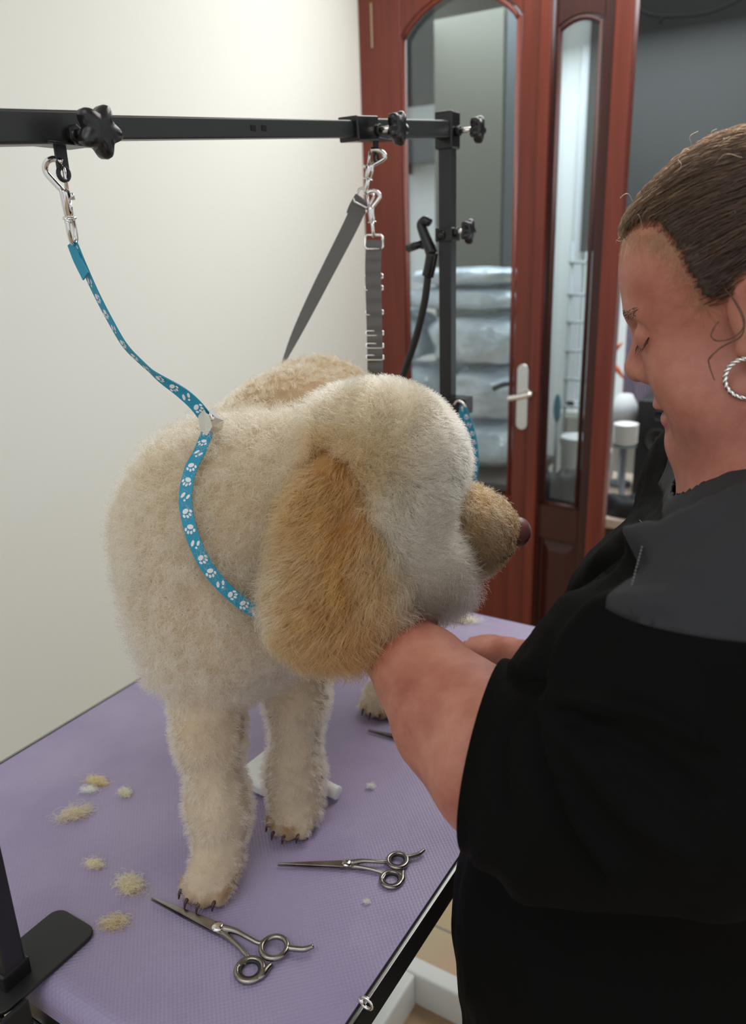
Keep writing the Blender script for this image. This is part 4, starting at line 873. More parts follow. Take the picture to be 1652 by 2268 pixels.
curves_obj('bun_strands', q_, .00022 * np.ones(12), np.tile([.020, .0095, .005], (900, 1)) * RNG.uniform(.6, 1.5, (900, 1)), M_hair, hair, norm(q_[:, 5] - bc_))
# fine flyaway hairs and the loose lock before the ear
fw_ = []; rt_ = R_[:150]
for r_ in R_[RNG.choice(n_, 240, p=np.exp(-np.abs((R_ - O0) @ HL) / .03) / np.exp(-np.abs((R_ - O0) @ HL) / .03).sum())]:
    g_ = hs.grad(r_[None])[0]; d_ = norm(bun - r_); l_ = RNG.uniform(.012, .04); a_ = norm(g_ * RNG.uniform(.3, 1.0) + d_ * .8 + RNG.normal(0, .3, 3)); b_ = norm(np.cross(a_, g_))
    fw_.append([r_ + a_ * l_ * t + g_ * .004 - g_ * (l_ * .5 * t * t) + b_ * .006 * math.sin(5 * t + r_[0] * 900) * t for t in np.linspace(0, 1, 9)])
fw_ = np.array(fw_); curves_obj('flyaway_hairs', fw_, .00012 * np.ones(9), np.tile([.20, .12, .06], (len(fw_), 1)), M_hair, hair, np.tile(-FW, (len(fw_), 1)))
lk = []
for pts in ([(1605, 640, .078), (1632, 672, .088), (1648, 712, .09), (1640, 745, .09), (1600, 768, .088), (1572, 792, .086), (1570, 808, .085), (1582, 842, .084)], [(1612, 645, .078), (1640, 690, .09), (1646, 725, .09), (1622, 748, .09), (1590, 755, .088), (1575, 745, .087), (1580, 728, .086), (1592, 712, .085)]):
    for i in range(14): lk.append(spline([hp(u + RNG.normal(0, 1.2), v + RNG.normal(0, 1.2), l + RNG.normal(0, .0006)) for u, v, l in pts], 24))
curves_obj('loose_lock', np.array(lk), .00020 * np.linspace(1, .5, 24), np.tile([.035, .018, .01], (len(lk), 1)), M_hair, hair, np.tile(-FW, (len(lk), 1)))
wisp = []
for i in range(900):
    t = RNG.random(); b_ = np.array([hp(1392, 530), hp(1457, 512), hp(1512, 566), hp(1570, 672)]); c_ = spline(b_, 60)[int(t * 59)]; c_ = face.snap((c_ + HL * (.07 if t > .2 else .02 + .25 * t))[None], .001, 6)[0]
    d_ = norm((bun - c_) * RNG.uniform(-.2, 1) + Hf * .03 - Hu * RNG.uniform(0, .05) + RNG.normal(0, .035, 3)); l_ = RNG.uniform(.008, .024)
    w_ = face.snap(np.array([c_ + d_ * l_ * q for q in np.linspace(0, 1, 7)]), .0012, 2); wisp.append(w_)
curves_obj('hairline_wisps', np.array(wisp), .00011 * np.ones(7), np.tile([.20, .11, .055], (len(wisp), 1)) * RNG.uniform(.5, 1.2, (len(wisp), 1)), M_hair, hair, np.tile(HL, (len(wisp), 1)))
# twisted silver hoop
er = hp(1652, 838, .080); ea = norm(HL + Hf * .2); e1 = norm(np.cross(ea, Hu)); e2 = Hu; eg = MB()
for ph_ in (0, PI):
    eg.tube([er + (e1 * math.cos(a) + e2 * math.sin(a)) * (.0150 + .0010 * math.cos(a * 11 + ph_)) + ea * .0010 * math.sin(a * 11 + ph_) for a in np.linspace(0, 2 * PI, 180, endpoint=False)], .00125, 7, closed=True)
eg.build('hoop_earring', mat('silver', (.80, .78, .76), .18, 1.0), PG, smooth=True, label='twisted silver hoop earring')

# shirt
sh_ = SDF()
sh_.cone(T3(-.02, .73, .425), T3(-.035, .55, .40), .080, .086, k=.05).cone(T3(-.03, .73, .425), T3(-.105, .88, .41), .080, .080, k=.05)
sh_.ell(T3(-.03, .71, .27), (.165, .215, .18), None, k=.06)
sh_.sph(T3(-.118, .60, .25), .103, k=.06).sph(T3(-.140, .79, .275), .103, k=.06)
sh_.ell(T3(-.098, .69, .0), (.205, .235, .24), None, k=.07).ell(T3(-.085, .69, -.17), (.205, .225, .18), None, k=.06)
SL = [(SHL, .095), (W(1430, 1610, .57), .098), (W(1260, 1710, .595), .078), (W(1135, 1692, .618), .0640)]
sh_.chain([p for p, r in SL], [r for p, r in SL], k=.03)
sh_.cone(W(1560, 1800, .52), W(1225, 1800, .575), .062, .052, k=.04)
RS = [(SHR, .085), (T3(-.19, .97, .19), .075), (T3(-.26, .985, .125), .062)]
sh_.chain([p for p, r in RS], [r for p, r in RS], k=.04)
VT, FT = sdf_mesh(sh_, (-.42, .34, TT - .36), (.32, 1.12, TT + .54), .0062)
# openings: neck, cuffs, hem; cut along planes so that every edge is clean
def bisect(V_, F_, planes):
    bm = bmesh.new(); vs = [bm.verts.new(v) for v in V_]
    for f in F_:
        try: bm.faces.new([vs[i] for i in f])
        except ValueError: pass
    for c, n, r in planes:
        fs = [f for f in bm.faces if (Vector(f.calc_center_median()) - Vector(c)).length < r]; ge_ = list({e for f in fs for e in f.edges}); gv_ = list({v for f in fs for v in f.verts})
        bmesh.ops.bisect_plane(bm, geom=fs + ge_ + gv_, dist=1e-5, plane_co=Vector(c), plane_no=Vector(n))
    bm.verts.index_update(); V2 = np.array([v.co[:] for v in bm.verts]); F2 = [[v.index for v in f.verts] for f in bm.faces]; bm.free(); return V2, F2
cut_n = norm(np.array([-.45, 0.02, .9])); cut_a, cut_d = W(1135, 1692, .618), norm(W(1125, 1690, .62) - W(1270, 1730, .60)); cut_b = T3(-.26, .985, .125); cut_e = norm(cut_b - T3(-.19, .97, .19))
yk_c, yk_n = T3(-.128, .57, .43), norm(np.array([-1, -.12, .18])); lw_n = norm(np.array([-.10, 0, 1.]))
VT, FT = bisect(VT, FT, [(hp(1690, 1072), cut_n, .25), (cut_a + cut_d * .018, cut_d, .14), (cut_b + cut_e * .02, cut_e, .13), (T3(-.1, .7, -.28), (0, 0, 1), 1.0), (yk_c, yk_n, .35), (T3(-.128, .57, .428), lw_n, .45)])
def keep(c):
    n0 = hp(1690, 1072); nd = norm(np.array([-.45, 0.02, .9])); k1 = ~((((c - n0) @ nd) > .0) & (np.linalg.norm(c - hp(1752, 1050), axis=1) < .098))
    a_ = W(1135, 1692, .618); d_ = norm(W(1125, 1690, .62) - W(1270, 1730, .60)); k2 = ~(((c - a_) @ d_ > .018) & (np.linalg.norm(c - a_, axis=1) < .10))
    b_ = T3(-.26, .985, .125); e_ = norm(b_ - T3(-.19, .97, .19)); k3 = ~(((c - b_) @ e_ > .02) & (np.linalg.norm(c - b_, axis=1) < .1))
    return k1 & k2 & k3 & (c[:, 2] > TT - .28)
# creases: each is a soft ridge or furrow along a line on the cloth
folds = [([(1210, 1548), (1300, 1560), (1420, 1572), (1560, 1640)], .006, 14), ([(1205, 1555), (1290, 1600), (1400, 1650), (1560, 1760)], -.005, 16), ([(1195, 1560), (1240, 1700), (1300, 1850), (1400, 1960)], .006, 15),
         ([(1185, 1558), (1205, 1690), (1260, 1840), (1330, 1940)], -.0055, 13), ([(1215, 1550), (1330, 1720), (1420, 1820), (1540, 1900)], .005, 18), ([(1200, 1545), (1245, 1430), (1330, 1350), (1480, 1330)], .006, 22),
         ([(1195, 1540), (1215, 1420), (1290, 1310), (1400, 1240)], -.007, 18), ([(1170, 1480), (1250, 1340), (1340, 1235), (1440, 1165)], .006, 16), ([(1420, 1200), (1500, 1160), (1600, 1120), (1652, 1080)], .006, 16), ([(1425, 1175), (1520, 1130), (1640, 1070)], -.005, 12),
         ([(1130, 1500), (1190, 1520), (1215, 1548)], -.006, 12), ([(1150, 1570), (1115, 1620), (1105, 1700), (1120, 1800)], -.004, 9), ([(1060, 1900), (1040, 2050), (1045, 2200)], .004, 20), ([(1150, 1950), (1160, 2100), (1200, 2260)], .004, 26)]
PJ = proj(VT); G_ = sh_.grad(VT); facing = (G_ * norm(EYE - VT)).sum(1) > -.1; dz = np.zeros(len(VT))
for pts, amp, wd in folds:
    c_ = spline(np.array(pts, float), 40); d2 = ((PJ[:, None, :2] - c_[None]) ** 2).sum(-1).min(1); dz += 1.5 * amp * np.exp(-d2 / (2 * wd * wd))
dz += .0016 * noise3(VT, 38, 21) + .0008 * noise3(VT, 90, 22)
VT2 = VT + G_ * (dz * facing)[:, None]
cF = np.array([VT[f].mean(0) for f in FT]); kk_ = keep(cF); FT = [f for f, q in zip(FT, kk_) if q]; cF = cF[kk_]
yk = ((cF - yk_c) @ yk_n < 0) & ((cF - T3(-.128, .57, .428)) @ lw_n > 0)
def sub(V_, F_):
    u = np.unique(np.concatenate([np.asarray(f) for f in F_])); m_ = -np.ones(len(V_), int); m_[u] = np.arange(len(u)); return V_[u], [m_[np.asarray(f)] for f in F_]
TS = obj('shirt', *sub(VT2, [f for f, q in zip(FT, yk) if not q]), M_shirt, PG, label='black shirt with folds at the armpit')
YK = obj('shoulder_panel', *sub(VT2, [f for f, q in zip(FT, yk) if q]), M_yoke, TS, label='charcoal shoulder panel')
for o in (TS, YK):
    sd = o.modifiers.new('thick', 'SOLIDIFY'); sd.thickness = .0025; sd.offset = -1
# seam stitching along the panel front
for a_, b_ in (((1424, 1202), (1396, 1306)), ((1416, 1152), (1450, 1188))):
    st = MB()
    for t in np.linspace(0, 1, 15)[:-1]:
        p0 = np.array(a_) * (1 - t) + np.array(b_) * t; p1_ = np.array(a_) * (1 - t - .045) + np.array(b_) * (t + .045)
        h0, h1 = sh_.hit(*p0, .0035), sh_.hit(*p1_, .0035)
        if h0 is not None and h1 is not None: st.tube([h0, (h0 + h1) / 2 - FW * .0004, h1], [.0003, .0006, .0003], 6)
    st.build('stitching', M_thread, TS, smooth=True)
# cuff hem band
ck = W(1135, 1692, .618); cd = norm(W(1125, 1690, .62) - W(1270, 1730, .60)); cu_ = norm(np.cross(cd, (0, 0, 1.))); cv_ = np.cross(cd, cu_); ring = []
for a in np.linspace(0, 2 * PI, 64, endpoint=False):
    dr_ = cu_ * math.cos(a) + cv_ * math.sin(a); lo_, hi_ = .02, .13
    for _ in range(22):
        md = (lo_ + hi_) / 2
        if sh_((ck + cd * .014 + dr_ * md)[None])[0] < 0: lo_ = md
        else: hi_ = md
    ring.append(ck + cd * .014 + dr_ * (lo_ + .0005))
ring = np.array(ring); cuff = MB(); nr_ = len(ring); cc_ = ring.mean(0)
for a_, b_, off in ((0.004, -.016, .0025),):
    Vv = []
    for w_, e_ in ((a_, .0002), (a_ + .001, off), (b_, off), (b_ - .001, .0)): Vv.append(ring + cd * w_ + norm(ring - cc_) * e_)
    cuff.add(np.concatenate(Vv), [(i * nr_ + q, i * nr_ + (q + 1) % nr_, (i + 1) * nr_ + (q + 1) % nr_, (i + 1) * nr_ + q) for i in range(3) for q in range(nr_)])
cuff.build('cuff', M_shirt, TS, smooth=True)
# trousers and shoes
tr_ = SDF(); tr_.ell(T3(-.07, .69, -.24), (.19, .215, .15), None, k=.05)
for y in (.60, .80): tr_.chain([T3(-.01, y, -.24), T3(.0, y, -.48), T3(.01, y, -.80)], [.118, .088, .070], k=.04)
vt, ft = sdf_mesh(tr_, (-.30, .40, .03), (.25, 1.0, TT - .05), .011); obj('trousers', vt, ft, M_trous, PG)
for y in (.60, .80):
    so = SDF(); so.cone(np.array([.02, y, .042]), np.array([-.15, y, .034]), .040, .033, k=.02).ell(np.array([.015, y, .06]), (.045, .04, .05), None, k=.02)
    vt, ft = sdf_mesh(so, (-.22, y - .07, .002), (.10, y + .07, .13), .007); vt[:, 2] = np.maximum(vt[:, 2], .003); obj('shoe', vt, ft, M_rubber, PG)

# ================================================================== leads and straps
def near(u, v, off, d0=.80):
    p = dog.hit(u, v, off); return W(u, v, d0) if p is None else p
def view_n(P, ang):
    """strap facing: turned by ang away from the onlooker around its own run"""
    T = norm(np.gradient(P, axis=0)); v = norm(EYE - P); v = norm(v - T * (v * T).sum(1)[:, None]); w_ = np.cross(T, v); a = np.radians(ang)[:, None]; return v * np.cos(a) + w_ * np.sin(a)
PAW = [(0, -.0011, .0021, .0016), (-.0027, .0009, .0008, .0012), (-.0010, .0025, .0008, .0012), (.0010, .0025, .0008, .0012), (.0027, .0009, .0008, .0012)]
def printed_strap(name, P, Nn, w, parent, step=.0155, phase=.005, t=.0014):
    """strap with white paw prints on both faces"""
    mb = MB(); mb.ribbon(P, Nn, w, t); T = norm(np.gradient(P, axis=0)); Nn = norm(Nn - T * (Nn * T).sum(1)[:, None]); B = np.cross(T, Nn); s_ = np.concatenate([[0], np.cumsum(np.linalg.norm(np.diff(P, axis=0), axis=1))]); mb.cur = 1
    q = phase; i = 0
    while q < s_[-1] - .004:
        f_ = lambda A: np.array([np.interp(q, s_, A[:, j]) for j in range(3)])
        c, tt, nn, bb = f_(P), norm(f_(T)), norm(f_(Nn)), norm(f_(B)); rot = (.5, -.35, 2.5)[i % 3]; ca_, sa_ = math.cos(rot), math.sin(rot)
        shp = PAW if i % 3 < 2 else [(-.0018, 0, .0010, .0022), (.0016, .0010, .0009, .0018), (.0012, -.0022, .0008, .0008)]
        for sd_ in (1, -1):
            for x, y, a, b_ in shp:
                x2, y2 = x * ca_ - y * sa_, x * sa_ + y * ca_; k = np.arange(12) * PI / 6
                ring = [c + nn * sd_ * (t / 2 + .00012) + bb * (x2 + a * math.cos(h) * ca_ - b_ * math.sin(h) * sa_) * w / .0085 + tt * (y2 + a * math.cos(h) * sa_ + b_ * math.sin(h) * ca_) * w / .0085 for h in k]
                mb.add(np.array(ring), [tuple(range(12)) if sd_ < 0 else tuple(range(12))[::-1]])
        q += step; i += 1
    return mb.build(name, [M_teal, M_print], parent, smooth=False)
hk = onX(128, 352, PX); ge = empty('grooming_lead', tuple(hk), 'turquoise lead with white paw prints looped round the dog\'s neck', 'lead')
h0 = onX(129, 352, PX); h1 = onY(164, 535, h0[1] + .012)
snap_hook(ge, h0, h1, -RIGHT + UP * .1, 1.0)
dep = proj(h1)[2]
sp_ = [(165, 538), (186, 590), (212, 648), (243, 708), (276, 764), (312, 802), (352, 836), (400, 868), (432, 896), (456, 926)]
cl0 = near(462, 935, .016); dE = proj(cl0)[2]
P = spline([W(u, v, dep + (dE - dep) * i / 9) for i, (u, v) in enumerate(sp_)], 90)
ang = np.interp(np.linspace(0, 1, 90), [0, .12, .45, .62, .8, 1], [70, 68, 72, 77, 28, 8])
printed_strap('lead_strap', P, view_n(P, ang), .0128, ge)
P2 = spline([W(158, 538, dep + .002), W(172, 575, dep + .004), W(190, 612, dep + .003)], 20)
MB().ribbon(P2, view_n(P2, np.full(20, 55.)), .0125, .0014).build('strap_fold', M_teal, ge)
lp_ = [(462, 950), (442, 1000), (424, 1035), (413, 1078), (411, 1118), (420, 1165), (433, 1205), (455, 1250), (481, 1285), (511, 1315), (545, 1342), (580, 1362), (625, 1378), (680, 1385)]
P = spline(np.array([near(u, v, .0125) for u, v in lp_]), 110); Nn = dog.grad(P)
printed_strap('neck_loop', P, Nn, .0125, ge)
cN = norm(EYE - cl0); cX = norm(W(480, 960, dE) - W(448, 905, dE)); cX = norm(cX - cN * (cX @ cN)); cY = np.cross(cN, cX)
ck_ = MB()
for pl_ in ([(438, 920, .010), (452, 906, .002), (471, 944, -.004), (455, 971, .002), (443, 960, .009)], [(450, 910, -.001), (462, 918, -.004), (467, 904, -.004), (496, 931, .004), (470, 945, -.006)], [(471, 944, -.003), (496, 933, .005), (492, 950, .006), (462, 968, .004)]):
    f_ = np.array([W(u, v, dE - .013 + q) for u, v, q in pl_]); k_ = len(f_)
    ck_.add(np.concatenate([f_, f_ + FW * .0014]), [tuple(range(k_)), tuple(range(k_, 2 * k_))[::-1]] + [(i, k_ + i, k_ + (i + 1) % k_, (i + 1) % k_) for i in range(k_)])
ck_.tube([W(472, 926, dE - .019), W(472, 926, dE - .012)], .0016, 12)
ck_.build('slide_clip', mat('nickel_plate', (.74, .72, .68), .22, 1.0), ge, bevel=.0004)

hh = empty('belly_strap', tuple(onX(826, 330, PX)), 'grey webbing belly strap with steel hooks hanging from the far end of the bar', 'strap')
a0 = onX(828, 330, PX); dz0 = proj(a0)[2]; YB = a0[1]; a1 = onY(810, 424, YB); snap_hook(hh, a0, a1, RIGHT, 1.25)
a2 = onY(818, 424, YB - .006); a3 = onY(827, 520, YB - .006); snap_hook(hh, a2, a3, RIGHT, 1.05)
def frame(name, u, v, w_, h_, Y, r=.0019, parent=hh, tilt=0.0):
    c = onY(u, v, Y); ca_, sa_ = math.cos(tilt), math.sin(tilt); X = RIGHT * ca_ - UP * sa_; Y = UP * ca_ + RIGHT * sa_
    pts = [c + X * x * w_ / 2 + Y * y * h_ / 2 for x, y in ((-1, -.7), (-1, .7), (-.8, 1), (.8, 1), (1, .7), (1, -.7), (.8, -1), (-.8, -1))]
    return MB().tube(pts, r, 8, closed=True).build(name, M_chrome, parent, smooth=True)
frame('strap_ring', 806, 438, .024, .022, YB, tilt=.5)
frame('strap_buckle', 828, 536, .0255, .020, YB - .006)
ps = [(800, 446), (780, 492), (752, 548), (715, 620), (680, 690), (655, 742), (640, 776), (630, 800)]
P = spline([onY(u, v, YB + (.95 - YB) * i / 7) for i, (u, v) in enumerate(ps)], 60); MB().ribbon(P, view_n(P, np.interp(np.linspace(0, 1, 60), [0, .5, .85, 1], [8, 38, 70, 80])), .0225, .0018).build('strap_webbing', M_grey, hh)
MB().ribbon(spline([onY(803, 440, YB - .003), onY(790, 462, YB - .003), onY(784, 478, YB - .003)], 14), view_n(spline([onY(803, 440, YB - .003), onY(790, 462, YB - .003), onY(784, 478, YB - .003)], 14), np.full(14, 5.)), .0235, .005).build('strap_keeper', M_grey, hh, bevel=.0008)
pv = [(828, 532), (826, 600), (828, 680), (830, 760), (831, 840), (832, 890)]
P = spline([onY(u, v, YB - .006 - .006 * i) for i, (u, v) in enumerate(pv)], 120); tv = np.linspace(0, 1, 120); P = P + norm(EYE - P) * (.0022 * np.sin(tv * 2 * PI * 6.5) ** 2)[:, None]
MB().ribbon(P, view_n(P, np.full(120, 6.)), .0228, .0022).build('looped_webbing', M_grey, hh)
for v in (612, 638, 692, 738, 766, 792):
    frame('loop_ring', 828 + (v - 612) / 80, v, .0252, .007, YB - .003 - .03 * (v - 540) / 300, r=.0015)

gn = empty('gooseneck_holder', (PX, FY, TT + .36), 'black gooseneck holder clamped halfway up the far post', 'holder')
pz = onY(985, 520, FY)[2]
MB().box((PX, FY, pz), (.032, .032, .022)).build('post_clamp', M_plastic, gn, bevel=.002)
star_knob(np.array([PX + .034, FY - .004, pz + .004]), .021, .013, gn, .018)
G_ = lambda u, v: onY(u, v, FY - .014)
MB().tube(spline([G_(952, 494), G_(942, 488), (G_(933, 497)), G_(938, 515), G_(948, 540), G_(956, 562)], 24), np.linspace(.007, .0105, 24), 12).build('clamp_hook', M_plastic, gn, smooth=True)
MB().tube([G_(972, 522), G_(985, 520)], .008, 10).tube([G_(945, 548), G_(925, 545)], .004, 10).build('clamp_arm', M_plastic, gn, smooth=True)
MB().tube([G_(934, 540), G_(903, 550)], np.array([.0065, .0075]), 12).build('turn_handle', M_plastic, gn, smooth=True)
MB().tube(spline([G_(957, 560), G_(952, 590), G_(947, 612)], 10), .0105, 12).build('collar', M_plastic, gn, smooth=True)
MB().tube(spline([G_(948, 608), G_(940, 670), G_(922, 745), G_(902, 805), G_(884, 860), G_(870, 900)], 40), .0066, 12).build('flexible_arm', M_rubber, gn, smooth=True)
hb2 = MB().box(np.array([PX + .012, FY, onY(1000, 896, FY)[2]]), (.060, .034, .030)); hb2.build('loop_bracket', M_plastic, arm, bevel=.002)
bl2 = empty('spare_loop', (PX, FY - .02, TT + .24), 'second turquoise loop hanging from the far post behind the dog\'s head', 'lead')
B3 = lambda u, v: onY(u + 10, v, FY - .020)
MB().tube(spline([B3(996, 896), B3(1003, 888), B3(1014, 892), B3(1022, 902)], 16), .0022, 8).build('hanging_hook', M_chrome, bl2, smooth=True)
P = spline([B3(1014, 898), B3(1024, 925), B3(1036, 960), B3(1043, 1000), B3(1044, 1035), B3(1038, 1075)], 50); printed_strap('loop_strap', P, view_n(P, np.linspace(20, 50, 50)), .0125, bl2)
P = spline([B3(1016, 898), B3(1010, 930), B3(1004, 970), B3(1008, 1030), B3(1036, 1075)], 40); MB().ribbon(P, view_n(P, np.full(40, 30.)), .0125, .0014).build('loop_strap_back', M_teal, bl2)

# ================================================================== things lying on the table
def arc_ring(mb, c, r, t, z, n=30): return mb.tube([np.array([c[0] + r * math.cos(a), c[1] + r * math.sin(a), z]) for a in np.linspace(0, 2 * PI, n, endpoint=False)], t, 10, closed=True)
def make_scissors():
    """points along +x from the tips at the origin; two blades crossing at the screw"""
    R_ = empty('scissors', (0, 0, 0)); z = .0042
    for k, (sg, rc, inner) in enumerate(((1, (.150, .0055), 0), (-1, (.1425, -.0235), 1))):
        zz = z + .0012 * (1 - 2 * k)
        b_ = MB(); o = [(0.0, .0006 * sg), (.040, .0030 * sg + .0004), (.078, .0052 * sg), (.092, .0058), (.100, .0045), (.100, -.0045), (.090, -.0056), (.078, -.0050), (.040, -.0014 - .0012 * sg), (0, -.0004)]
        bl3 = b_.prism(o, .0019, (0, 0, zz - .0010), ((1, 0, 0), (0, 1, 0), (0, 0, 1))).build('blade', M_steel, R_, bevel=.0005)
        s_ = MB(); e = np.array([rc[0] - .0125 * math.cos(.35 * -sg), rc[1] - .0125 * math.sin(.35 * -sg) * .5, zz])
        s_.tube(spline([(.092, .0016 * sg, zz), (.106, .0034 * sg if sg > 0 else -.0050, zz + .0012), (.122, .0026 if sg > 0 else -.0095, zz + .0012), (.134, .0030 if sg > 0 else -.0150, zz), tuple(e)], 26), np.concatenate([np.linspace(.0038, .0024, 10), np.linspace(.0024, .0022, 8), np.linspace(.0022, .0028, 8)]), 10)
        s_.build('shank', M_steel, bl3, smooth=True)
        g = MB(); arc_ring(g, rc, .0124, .0028, zz); rg_ = g.build('finger_ring', M_steel, bl3, smooth=True)
        if sg > 0:
            MB().tube(spline([(rc[0] + .011, rc[1] + .005, zz), (rc[0] + .019, rc[1] + .0075, zz), (rc[0] + .027, rc[1] + .0105, zz + .0005), (rc[0] + .034, rc[1] + .0165, zz + .002)], 18), np.concatenate([np.full(12, .0027), np.linspace(.0027, .0019, 6)]), 10).build('finger_rest', M_steel, bl3, smooth=True)
        else:
            MB().tube(spline([(rc[0] + .004, rc[1] - .0122, zz), (rc[0] + .013, rc[1] - .002, zz), (rc[0] + .0135, rc[1] + .008, zz), (rc[0] + .0145, rc[1] + .0135, zz)], 16), np.concatenate([np.linspace(.0015, .0036, 8), np.linspace(.0036, .0026, 8)]), 10).build('bumper', M_steel, bl3, smooth=True)
        i_ = MB(); arc_ring(i_, rc, .0094, .0019, zz + .0002); i_.build('ring_insert', M_rubber, bl3, smooth=True)
    MB().lathe([(.0062, 0), (.0062, .0014), (.0048, .0026), (.0018, .0032)], 24, (.0865, 0, z + .0018)).build('pivot_screw', M_chrome, R_, smooth=True)
    return R_
sc0 = make_scissors()
def lay(o, tip, piv, sc, label):
    a_, b_ = onz(*tip, TT + .004), onz(*piv, TT + .004); o.location = (a_[0], a_[1], TT - .0003); o.rotation_euler = (0, 0, math.atan2(b_[1] - a_[1], b_[0] - a_[0])); o.scale = (sc, sc, sc); return tag(o, label, 'scissors', 'grooming scissors on the table')
sc1, sc2 = copy_tree(sc0), copy_tree(sc0)
lay(sc0, (335, 1990), (485, 2058), 1.04, 'larger steel scissors in front of the paw, with one black lined finger ring')
lay(sc1, (615, 1914), (747, 1914), .90, 'smaller steel scissors with black lined rings lying beside the front paws')
lay(sc2, (815, 1617), (912, 1641), 1.0, 'dark steel scissors half hidden under the bare forearm')
for ch_ in [x for x in SC.objects if x.parent == sc0 and x.name.startswith('blade')][:1]:
    for g_ in [x for x in SC.objects if x.parent == ch_ and x.name.startswith('ring_insert')]: bpy.data.objects.remove(g_)

br_ = empty('slicker_brush', (0, 0, TT), 'white slicker brush lying behind the front legs', 'brush')
A, B_, C_, D_ = [onz(*p, TT + .012) for p in ((592, 1632), (552, 1664), (590, 1752), (750, 1757))]
ctr = (B_ + onz(640, 1690, TT + .012)) / 2 + np.array([.018, 0, 0]); hx_ = norm(D_ - onz(618, 1700, TT + .012)); hx_[2] = 0; hx_ = norm(hx_); hy_ = np.array([-hx_[1], hx_[0], 0]); Rb = np.stack([hx_, hy_, np.array([0, 0, 1.])], 1)
hc_ = onz(612, 1690, TT + .010); MB().box(hc_ * (1, 1, 0) + np.array([0, 0, TT + .0095]), (.056, .112, .014), Rb).build('brush_head', M_white, br_, bevel=.004)
MB().tube([hc_ + hx_ * .02, hc_ + hx_ * .06, D_ - hx_ * .012, D_ - hx_ * .001, D_], np.array([.0072, .0078, .0088, .0088, .006]), 16).build('handle', M_white, br_, smooth=True)
pn = MB()
for i in range(13):
    for j in range(8):
        q = hc_ * (1, 1, 0) + hx_ * (-.020 + .04 * j / 7) + hy_ * (-.036 + .072 * i / 12); pn.tube([q + np.array([0, 0, TT + .0030]), q + np.array([0, 0, TT + .0003])], .0004, 4)
po = pn.build('bristles', M_steel, br_); po['kind'] = 'stuff'

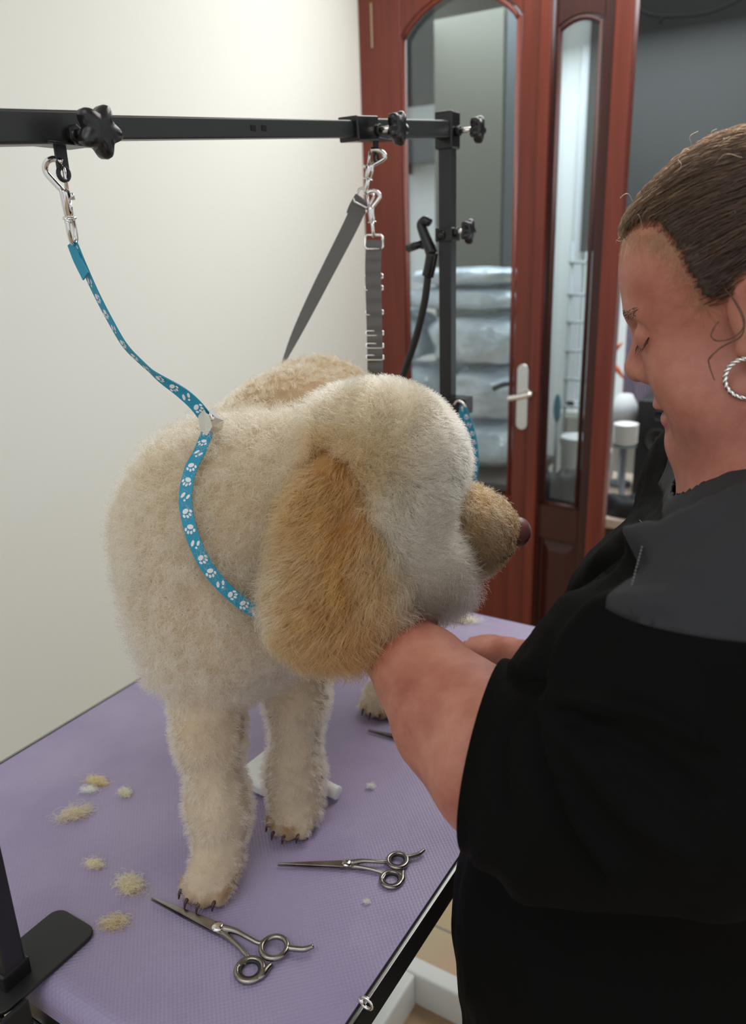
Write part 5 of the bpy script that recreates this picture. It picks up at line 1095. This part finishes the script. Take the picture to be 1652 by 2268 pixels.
def tuft(u, v, w_, h_, rot, col, label, n=420, hh_=.006, seed=1):
    rg = np.random.default_rng(seed); c = onz(u, v, TT); V_ = []; nn, mm = 26, 6
    for i in range(mm + 1):
        a = PI / 2 * i / mm
        for q in range(nn): t = 2 * PI * q / nn; V_.append((math.cos(a) * math.cos(t), math.cos(a) * math.sin(t), math.sin(a)))
    V_ = np.array(V_); k = rg.normal(0, 3, (6, 3)); V_[:, :2] *= (1 + .22 * np.sin(V_ @ k.T + rg.random(6) * 6).sum(1)[:, None] / 2)
    R2 = np.array([[math.cos(rot), -math.sin(rot)], [math.sin(rot), math.cos(rot)]]); XY = (V_[:, :2] * (w_ / 2 * .6, h_ / 2 * .6)) @ R2.T
    o = obj('fur_tuft', np.stack([XY[:, 0], XY[:, 1], V_[:, 2] * hh_ * .7 + .0004], 1), [(i * nn + q, i * nn + (q + 1) % nn, (i + 1) * nn + (q + 1) % nn, (i + 1) * nn + q) for i in range(mm) for q in range(nn)] + [tuple(range(nn))[::-1]], mat('cut_fur', tuple(np.array(col) * .8), .9, spec=.05))
    o.location = (c[0], c[1], TT); tag(o, label, 'fur tuft', 'tufts of cut fur on the table')
    r0 = rg.normal(0, .50, (n, 2)) * (w_ / 2, h_ / 2); dirs = rg.normal(0, 1, (n, 3)) * (1, .8, .25); dirs[:, 0] += .8; dirs = norm(dirs); ph_ = rg.random(n) * 6; ln_ = rg.uniform(.4, 1.0, n) * min(w_, h_) * .8; t = np.linspace(-.5, .5, 8)
    S = np.zeros((n, 8, 3)); S[..., :2] = r0[:, None, :]; S[..., 2] = (np.abs(rg.normal(0, .45, n)) * hh_)[:, None] + .0012
    S += dirs[:, None, :] * (ln_[:, None] * t)[..., None]; S[..., 0] += np.sin(t * 7 + ph_[:, None]) * .0016; S[..., 1] += np.cos(t * 7 + ph_[:, None]) * .0016; S[..., 2] = np.clip(S[..., 2], .0006, hh_ * 1.6)
    S[..., :2] = S[..., :2] @ R2.T; S = S + np.array([c[0], c[1], TT])
    curves_obj('loose_hairs', S, .00026 * np.ones(8), np.array(col) * rg.uniform(.85, 1.12, (n, 1)), M_fur, o); return o
TC, TW, TY = (.55, .42, .24), (.66, .62, .60), (.50, .34, .14)
tuft(216, 1734, .030, .014, .15, TY, 'tan tuft of cut fur lying just above the whitish one near the wall side', 420, .006, 1)
tuft(199, 1752, .020, .012, .3, TW, 'small whitish tuft of cut fur touching a tan tuft', 240, .005, 2)
tuft(277, 1760, .018, .011, -.2, (.58, .48, .28), 'small cream tuft of cut fur, second nearest the front leg', 260, .006, 3)
tuft(168, 1806, .034, .022, .95, (.46, .34, .20), 'largest tan and lilac tinged tuft of cut fur, below the whitish one', 520, .007, 4)
tuft(210, 1919, .020, .011, .25, (.56, .44, .24), 'small cream tuft of cut fur lying alone left of the paw', 280, .006, 5)
tuft(289, 1965, .032, .021, -.1, (.56, .43, .23), 'bushy cream tuft of cut fur between the front paw and the scissors tip', 560, .008, 6)
tuft(254, 2046, .027, .017, .6, (.46, .33, .18), 'flat tan tuft of cut fur beside the black clamp plate', 420, .005, 7)
tuft(1022, 1373, .065, .030, .15, (.52, .42, .27), 'wide cream tuft of cut fur near the far end of the table', 620, .010, 8)
tuft(948, 1368, .060, .055, .6, (.70, .66, .58), 'big white heap of cut fur under the dog\'s chin', 900, .026, 9)
tuft(985, 1408, .016, .012, .4, (.56, .45, .26), 'tiny cream tuft of cut fur next to the big white heap', 180, .006, 10)
tuft(822, 1746, .008, .007, .4, (.62, .58, .50), 'tiny pale wisp of cut fur right of the brush handle', 80, .005, 11)
tuft(893, 1618, .026, .014, .2, (.66, .62, .54), 'pale tuft of cut fur behind the half hidden scissors', 320, .008, 12)
tuft(812, 2000, .006, .004, .2, (.60, .52, .40), 'tiny speck of cut fur between both pairs of whole scissors', 50, .003, 13)
